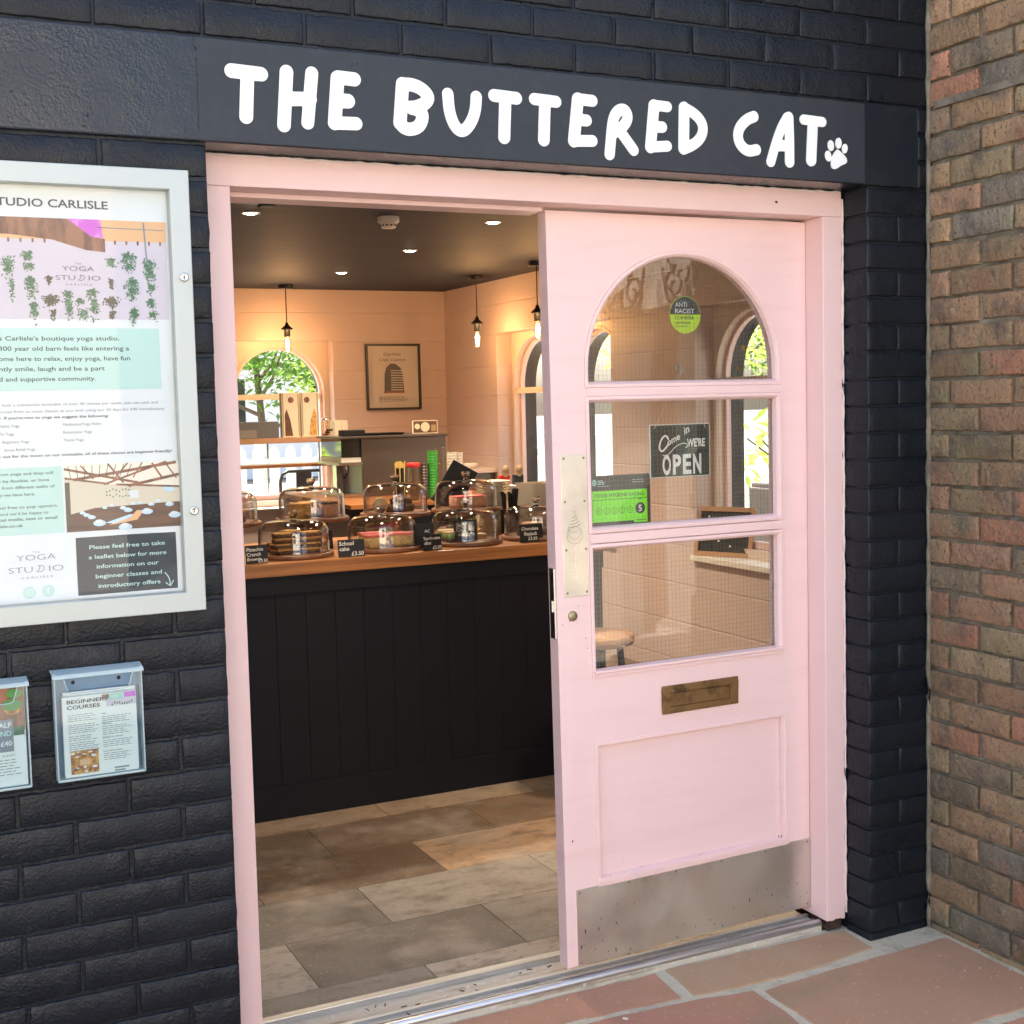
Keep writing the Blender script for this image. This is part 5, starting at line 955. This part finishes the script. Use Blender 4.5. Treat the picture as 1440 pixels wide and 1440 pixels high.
# framed print
t = thing('framed_print', 'black framed print of a tall grey building on the back wall', 'picture', (2.868, 6.5, 1.757), 0); W2, H2 = .217, .247
q = MB(); [q.box(a, b, -.022, -.001, c, e, 'black_metal') for a, b, c, e in ((-W2, W2, H2-.016, H2), (-W2, W2, -H2, -H2+.016), (-W2, -W2+.016, -H2+.016, H2-.016), (W2-.016, W2, -H2+.016, H2-.016))]; q.build('frame', t, bevel=.001)
q = MB(); q.rect(-W2+.016, W2-.016, -H2+.016, H2-.016, -.006, 'poster_white'); q.build('print', t)
q = MB(); q.flat([(-.075, -.115), (.085, -.115), (.075, .02), (.06, .065), (.02, .098), (-.02, .10), (-.055, .07), (-.07, .02)], -.0068, 'poster_grey'); [q.flat([(-.02, -.10+.018*i), (.078, -.103+.018*i), (.077, -.096+.018*i), (-.02, -.093+.018*i)], -.0074, 'poster_white') for i in range(9)]; q.rect(-.08, .085, -.122, -.108, -.0074, 'print_beam'); lines(q, -.12, .12, -.15, 4, .011, .006, -.0068, 'poster_grey'); q.build('building_drawing', t)
q = MB(); text(q, 'Carlisle', -.005, .160, .022, -.0068, 'poster_grey', align='c', w=.14, bold=.01, shear=.1); text(q, 'Civic Centre', -.005, .118, .022, -.0068, 'poster_grey', align='c', w=.21, bold=.01, shear=.1); q.build('lettering', t)
q = MB(); q.rect(-W2+.016, W2-.016, -H2+.016, H2-.016, -.012, 'glass_case'); q.build('glass', t)
# right wall things
t = thing('wall_ledge', 'cream ledge low on the right wall beside the back counter', 'ledge', (3.2, 5.95, 1.05)); q = MB(); q.box(-.2, .0995, -.34, .5, 0, .03, 'cream_paint'); q.build('board', t, bevel=.003); q = MB(); q.box(-.16, .0995, -.3, .45, -.117, -.0005, 'steel_appliance'); q.build('box', t, bevel=.002)
t = thing('butter_dish', 'small white dish on the cream ledge', 'dish', (3.15, 5.75, 1.0805)); q = MB(); q.lathe([(.04, .0005), (.055, .012), (.055, .035), (.05, .037), (.0005, .037)], 'ceramic', n=20); q.build('dish', t)
t = thing('letter_board', 'wood framed black letter board leaning on the window sill', 'letter board', (3.345, 2.93, .693), R(-62)); M = Matrix.Rotation(R(-14), 4, 'X')
q = MB(); [q.box(a, b, 0, .02, c, e, 'pine') for a, b, c, e in ((-.17, .17, .001, .025), (-.17, .17, .245, .27), (-.17, -.147, .025, .245), (.147, .17, .025, .245))]; q.xf(M); q.build('frame', t, bevel=.002)
q = MB(); q.box(-.147, .147, .008, .016, .025, .245, 'chalkboard'); q.xf(M); q.build('felt', t)
q = MB(); text(q, 'COFFEE', 0, .135, .022, .006, 'chalk', align='c'); [q.disc(x, z, .006, .006, 'chalk', 10) for x, z in ((-.10, .215), (-.075, .19), (.05, .19), (.10, .215), (-.03, .085), (.04, .06))]; q.xf(M); q.build('letters', t)
t = thing('stool', 'round wooden stool seat seen low through the bottom door pane', 'stool', (1.83, 1.62, -.0)); q = MB(); q.lathe([(.0005, .585), (.15, .585), (.155, .592), (.155, .615), (.150, .622), (.0005, .622)], 'pine', n=40); q.build('seat', t)
for i in range(4):
    a = math.pi/4+i*math.pi/2; q = MB(); q.tube([(.10*math.cos(a), .10*math.sin(a), .585), (.15*math.cos(a), .15*math.sin(a), .001)], .014, 'black_metal'); q.build('leg', t)
# ================================================================== THE GARDEN BEYOND THE WINDOWS
def chair(x, y, rz, label):
    t = thing('garden_chair', label, 'chair', (x, y, .06), rz, 'black metal chairs outside'); m = 'black_metal'
    q = MB(); q.box(-.19, .19, -.19, .19, .49, .505, m); q.build('seat', t, bevel=.004)
    q = MB(); q.tube([(-.17, .19, .5), (-.18, .23, .93), (-.165, .235, .985), (-.12, .24, 1.005), (.12, .24, 1.005), (.165, .235, .985), (.18, .23, .93), (.17, .19, .5)], .013, m); q.build('back_frame', t)
    q = MB(); q.add([(-.06, .2, .505), (.06, .2, .505), (.06, .24, 1.0), (-.06, .24, 1.0), (-.06, .208, .505), (.06, .208, .505), (.06, .248, 1.0), (-.06, .248, 1.0)], [(0, 1, 2, 3), (4, 5, 6, 7), (0, 1, 5, 4), (1, 2, 6, 5), (2, 3, 7, 6), (3, 0, 4, 7)], m); q.build('splat', t)
    for sx in (-1, 1):
        for sy in (-1, 1): q = MB(); q.tube([(.16*sx, .16*sy, .49), (.2*sx, .2*sy, .001)], .014, m); q.build('leg', t)
chair(2.24, 7.05, R(180), 'black metal chair outside, seen under the shelves of the back window')
chair(2.66, 7.2, R(200), 'black metal chair outside, half hidden by the coffee machine')
def fence(x0, y0, x1, y1, label, h=1.2):
    L = math.hypot(x1-x0, y1-y0); t = thing('picket_fence', label, 'fence', (x0, y0, -.03), math.atan2(y1-y0, x1-x0), 'white picket fences round the terrace'); n_ = int(L/.17)
    q = MB(); [q.prism([(i*.17, .04), (i*.17+.1, .04), (i*.17+.1, h-.05), (i*.17+.05, h), (i*.17, h-.05)], -.012, .01, 'white_fence') for i in range(n_)]; q.build('pickets', t)
    q = MB(); [q.box(0, L, .0105, .05, z, z+.09, 'white_fence') for z in (.25, h-.22)]; q.build('rails', t)
    q = MB(); [q.box(x-.05, x+.05, .051, .15, 0, h+.05, 'white_fence') for x in np.arange(.05, L, 1.9)]; q.build('posts', t)
fence(-1, 10.2, 7, 10.2, 'white picket fence beyond the back window')
fence(7.0, 10.2, 7.0, 2.2, 'white picket fence beyond the right hand windows')
def leaves(q, n_, c, rad, m, size):
    for i in range(n_):
        while True:
            p = Vector((random.uniform(-1, 1), random.uniform(-1, 1), random.uniform(-1, 1)))
            if .2 < p.length < 1: break
        p = Vector((c[0]+p.x*rad[0], c[1]+p.y*rad[1], c[2]+p.z*rad[2])); s = size*random.uniform(.6, 1.4)
        M = Matrix.Rotation(random.random()*6.28, 3, 'Z') @ Matrix.Rotation(random.uniform(-1, 1), 3, 'X') @ Matrix.Rotation(random.uniform(-1, 1), 3, 'Y')
        q.add([p+M @ Vector(v)*s for v in ((-1, 0, 0), (-.2, -.35, .05), (1, 0, -.12), (-.2, .35, .05))], [(0, 1, 2, 3)], m)
def tree(x, y, h, r, label, nl=4200, m='leaf_bright', trunk=.06):
    t = thing('tree', label, 'tree', (x, y, -.03), group='trees round the terrace')
    q = MB(); lim = []
    q.tube([(0, 0, 0), (.05, .03, h*.35), (.0, .08, h*.62), (.08, 0, h*.85)], [trunk, trunk*.8, trunk*.55, trunk*.2], 'bark')
    for i in range(7):
        a = i*2.4; b = h*(.38+.06*i); e = (math.cos(a)*r*.7, math.sin(a)*r*.7, b+h*.18); lim.append(e); q.tube([(.03, .04, b), (e[0]*.5, e[1]*.5, b+h*.06), e], [trunk*.4, trunk*.28, trunk*.1], 'bark')
    q.build('trunk', t)
    q = MB()
    for e in lim+[(0, 0, h*.9), (r*.3, -r*.3, h*.55), (-r*.3, r*.2, h*.7)]: leaves(q, nl//8, e, (r*.5, r*.5, h*.16), random.choice([m, m, 'leaf_mid']), .055)
    q.build('crown', t)
tree(1.0, 12.2, 3.6, 1.5, 'leafy light green tree at the left beyond the back window'); tree(3.2, 11.6, 3.4, 1.3, 'leafy light green tree at the right beyond the back window'); tree(5.2, 13.5, 4.2, 1.7, 'taller green tree behind the fence corner', m='leaf_mid')
tree(9.4, 8.6, 3.8, 1.5, 'leafy tree beyond the fence at the far side window'); tree(8.9, 5.6, 3.4, 1.4, 'bright leafy tree outside the near arched side window'); tree(9.5, 11.5, 4.0, 1.6, 'green tree beyond the terrace corner')
def shrub(x, y, z, r, label, m, nl=500, sz_=.05):
    t = thing('shrub', label, 'shrub', (x, y, z)); q = MB(); [q.tube([(0, 0, 0), (random.uniform(-.3, .3)*r, random.uniform(-.3, .3)*r, r*.8), (random.uniform(-.6, .6)*r, random.uniform(-.6, .6)*r, r*1.5)], [.02, .014, .006], 'bark', n=5) for _ in range(6)]; q.build('stems', t); q = MB(); leaves(q, nl, (0, 0, r), (r, r, r), m, sz_); q.build('foliage', t)
shrub(1.35, 8.3, -.03, .75, 'broad leaved green shrub just outside the back window', 'leaf_bright', 420, .075)
shrub(5.4, 4.55, -.03, .85, 'bright green shrub outside the near arched side window', 'leaf_bright', 500, .08)
def basket(x, y, z, label, m):
    t = thing('hanging_basket', label, 'hanging basket', (x, y, z)); q = MB(); q.lathe([(.02, -.12), (.10, -.10), (.16, 0)], 'bark', n=20); q.build('basket', t); q = MB(); leaves(q, 150, (0, 0, .06), (.22, .22, .12), m, .035); leaves(q, 60, (0, 0, .0), (.24, .24, .16), 'leaf_bright', .04); q.build('flowers', t); q = MB(); [q.tube([(.15*math.cos(a), .15*math.sin(a), 0), (0, 0, .5)], .003, 'black_metal', n=4) for a in (0, 2.1, 4.2)]; q.tube([(0, 0, .5), (0, 0, .62)], .004, 'black_metal', n=4); q.build('chains', t)
basket(1.98, 8.2, 2.0, 'purple flowered hanging basket outside the back window', 'petal_purple'); basket(4.55, 5.35, 1.55, 'magenta flowered hanging basket outside the side window', 'petal_pink')
for nm, a, b, lab in (('basket_post', 1.98, 8.2, 'slim dark post carrying the purple hanging basket'), ('basket_post', 4.55, 5.35, 'slim dark post carrying the magenta hanging basket')):
    zt = 2.62 if b > 8 else 2.17; t = thing(nm, lab, 'post', (a, b+.3, -.03)); q = MB(); q.tube([(0, 0, 0), (0, 0, zt+.07)], .02, 'black_metal'); q.build('pole', t); q = MB(); q.tube([(0, 0, zt+.03), (0, -.15, zt+.06), (0, -.3, zt+.03)], .01, 'black_metal'); q.build('arm', t)
t = thing('terrace_table', 'white clothed terrace table outside the near arched side window', 'table', (4.95, 3.55, -.03)); q = MB(); q.box(-.45, .45, -.7, .7, .98, 1.01, 'white_cloth'); q.box(-.46, .46, -.71, .71, .5, .979, 'white_cloth'); q.build('cloth', t, bevel=.01); q = MB(); [q.box(x-.03, x+.03, y-.03, y+.03, 0, .499, 'pine') for x in (-.35, .35) for y in (-.6, .6)]; q.build('legs', t)
for i, (x, y, z, lab) in enumerate(((4.4, 3.35, .50, 'pine bench nearest the side window'), (5.9, 3.6, .55, 'pine bench beyond the white table'))):
    t = thing('garden_bench', lab, 'bench', (x, y, -.03), 0, 'pine terrace benches'); q = MB(); [q.box(-.17+.12*k, -.07+.12*k, -.75, .75, z, z+.04, 'pine') for k in range(3)]; q.build('slats', t, bevel=.004); q = MB(); [q.box(-.15, .15, yy-.04, yy+.04, 0, z-.0005, 'pine') for yy in (-.6, .6)]; q.build('legs', t)
t = thing('parasol', 'yellow terrace parasol folded beyond the side window', 'parasol', (5.6, 4.35, -.03)); q = MB(); q.tube([(0, 0, 0), (0, 0, 2.3)], .025, 'pine'); q.build('pole', t); q = MB(); q.lathe([(.10, 1.25), (.13, 1.35), (.10, 1.8), (.05, 2.2), (.01, 2.35)], 'yellow_fabric', n=10, smooth=False); q.build('canopy', t)
t = thing('turquoise_banner', 'turquoise banner on a frame beyond the side window', 'banner', (6.3, 7.6, -.03)); q = MB(); q.box(-.01, .01, -.3, .3, .7, 1.75, 'turquoise'); q.build('cloth', t); q = MB(); [q.tube([(0, y, 0), (0, y, 1.8)], .018, 'black_metal') for y in (-.31, .31)]; q.build('posts', t)
t = thing('garden_building', 'pale rendered building with dark windows beyond the terrace', 'building', (3, 27, -.05)); q = MB(); q.box(-9, 9, 0, 6, 0, 2.6, 'white_fence'); q.build('wall', t); q = MB(); q.prism([(-.3, 2.6), (6.3, 2.6), (3, 3.9)], -9.2, 9.2, 'slate', 'yz'); q.build('roof', t)
for x in (-7, -4.5, -2, .5, 3, 5.5): q = MB(); q.box(x, x+1, -.04, .02, 1.0, 2.3, 'screen_glass'); w_o = q.build('window', t); q = MB(); [q.box(a, b, -.06, -.041, c, e, 'white_fence') for a, b, c, e in ((x-.06, x, .94, 2.36), (x+1, x+1.06, .94, 2.36), (x, x+1, 2.3, 2.36), (x, x+1, .94, 1.0), (x+.47, x+.53, 1.0, 2.3))]; q.build('frame', w_o)
# ---- building across the lane (seen mirrored in the door glass)
o = (4.45, -5.5, 0); t = thing('lane_building', 'pale rendered building with timber fascia and iron scrolls, mirrored in the door glass', 'building', o)
q = MB(); q.box(4.45, 9, -9, -1.4, -.05, 2.30, 'lane_render'); q.box(4.52, 9, -9, -1.4, 2.30, 4.0, 'lane_render'); L2(q, o).build('wall', t)  # north end is unseen, extended to keep the lane shaded
q = MB(); q.box(4.30, 4.449, -9, -1.3, 2.26, 3.05, 'fascia_wood'); q.box(4.27, 4.449, -9, -1.3, 2.20, 2.2595, 'print_floor'); L2(q, o).build('fascia', t, bevel=.004)
def scroll(q, y, sgn, z=2.40):
    pts = [(4.255, y+sgn*.015, z-.16)]
    for i in range(60):
        u = i/59; a = -math.pi*.5+u*math.pi*3.0; r = .112*(1-u)**.8+.014
        pts.append((4.255, y+sgn*(.165+r*math.cos(a)), z+r*math.sin(a)-.01))
    q.tube(pts, [.015-.006*k/60 for k in range(61)], 'iron', n=6)
for y in (-4.92, -4.06, -5.8, -6.7):
    q = MB(); scroll(q, y, 1); scroll(q, y, -1); q.tube([(4.255, y, 2.261), (4.255, y, 2.7)], .020, 'iron', n=6); q.tube([(4.255, y+.33, 2.62), (4.255, y+.29, 2.42), (4.255, y+.14, 2.29), (4.255, y, 2.28), (4.255, y-.14, 2.29), (4.255, y-.29, 2.42), (4.255, y-.33, 2.62)], .012, 'iron', n=6); L2(q, o).build('iron_scroll', t)
q = MB(); q.box(4.15, 4.26, -4.33, -4.19, -.03, 2.1995, 'print_floor'); L2(q, o).build('post', t, bevel=.004)
t = thing('unseen_lane_shop', 'unseen pale shop building behind the viewer, added for bounced and mirrored light', 'building', (-4, -9.2, 0)); q = MB(); q.box(-6, 5.3, -5, 0, -.05, 5.0, 'render_pale'); q.build('wall', t)  # unseen building, placed for bounce light and a sky gap mirrored in the lintel
q = MB(); q.box(-3, -1, -.0, .03, .4, 2.2, 'screen_glass'); q.box(1, 2.6, 0, .03, .4, 2.2, 'screen_glass'); q.build('shop_window', t); q = MB(); q.prism([(-5.2, 5.0), (.2, 5.0), (-2.5, 6.2)], -6.1, 5.4, 'slate', 'yz'); q.build('roof', t)
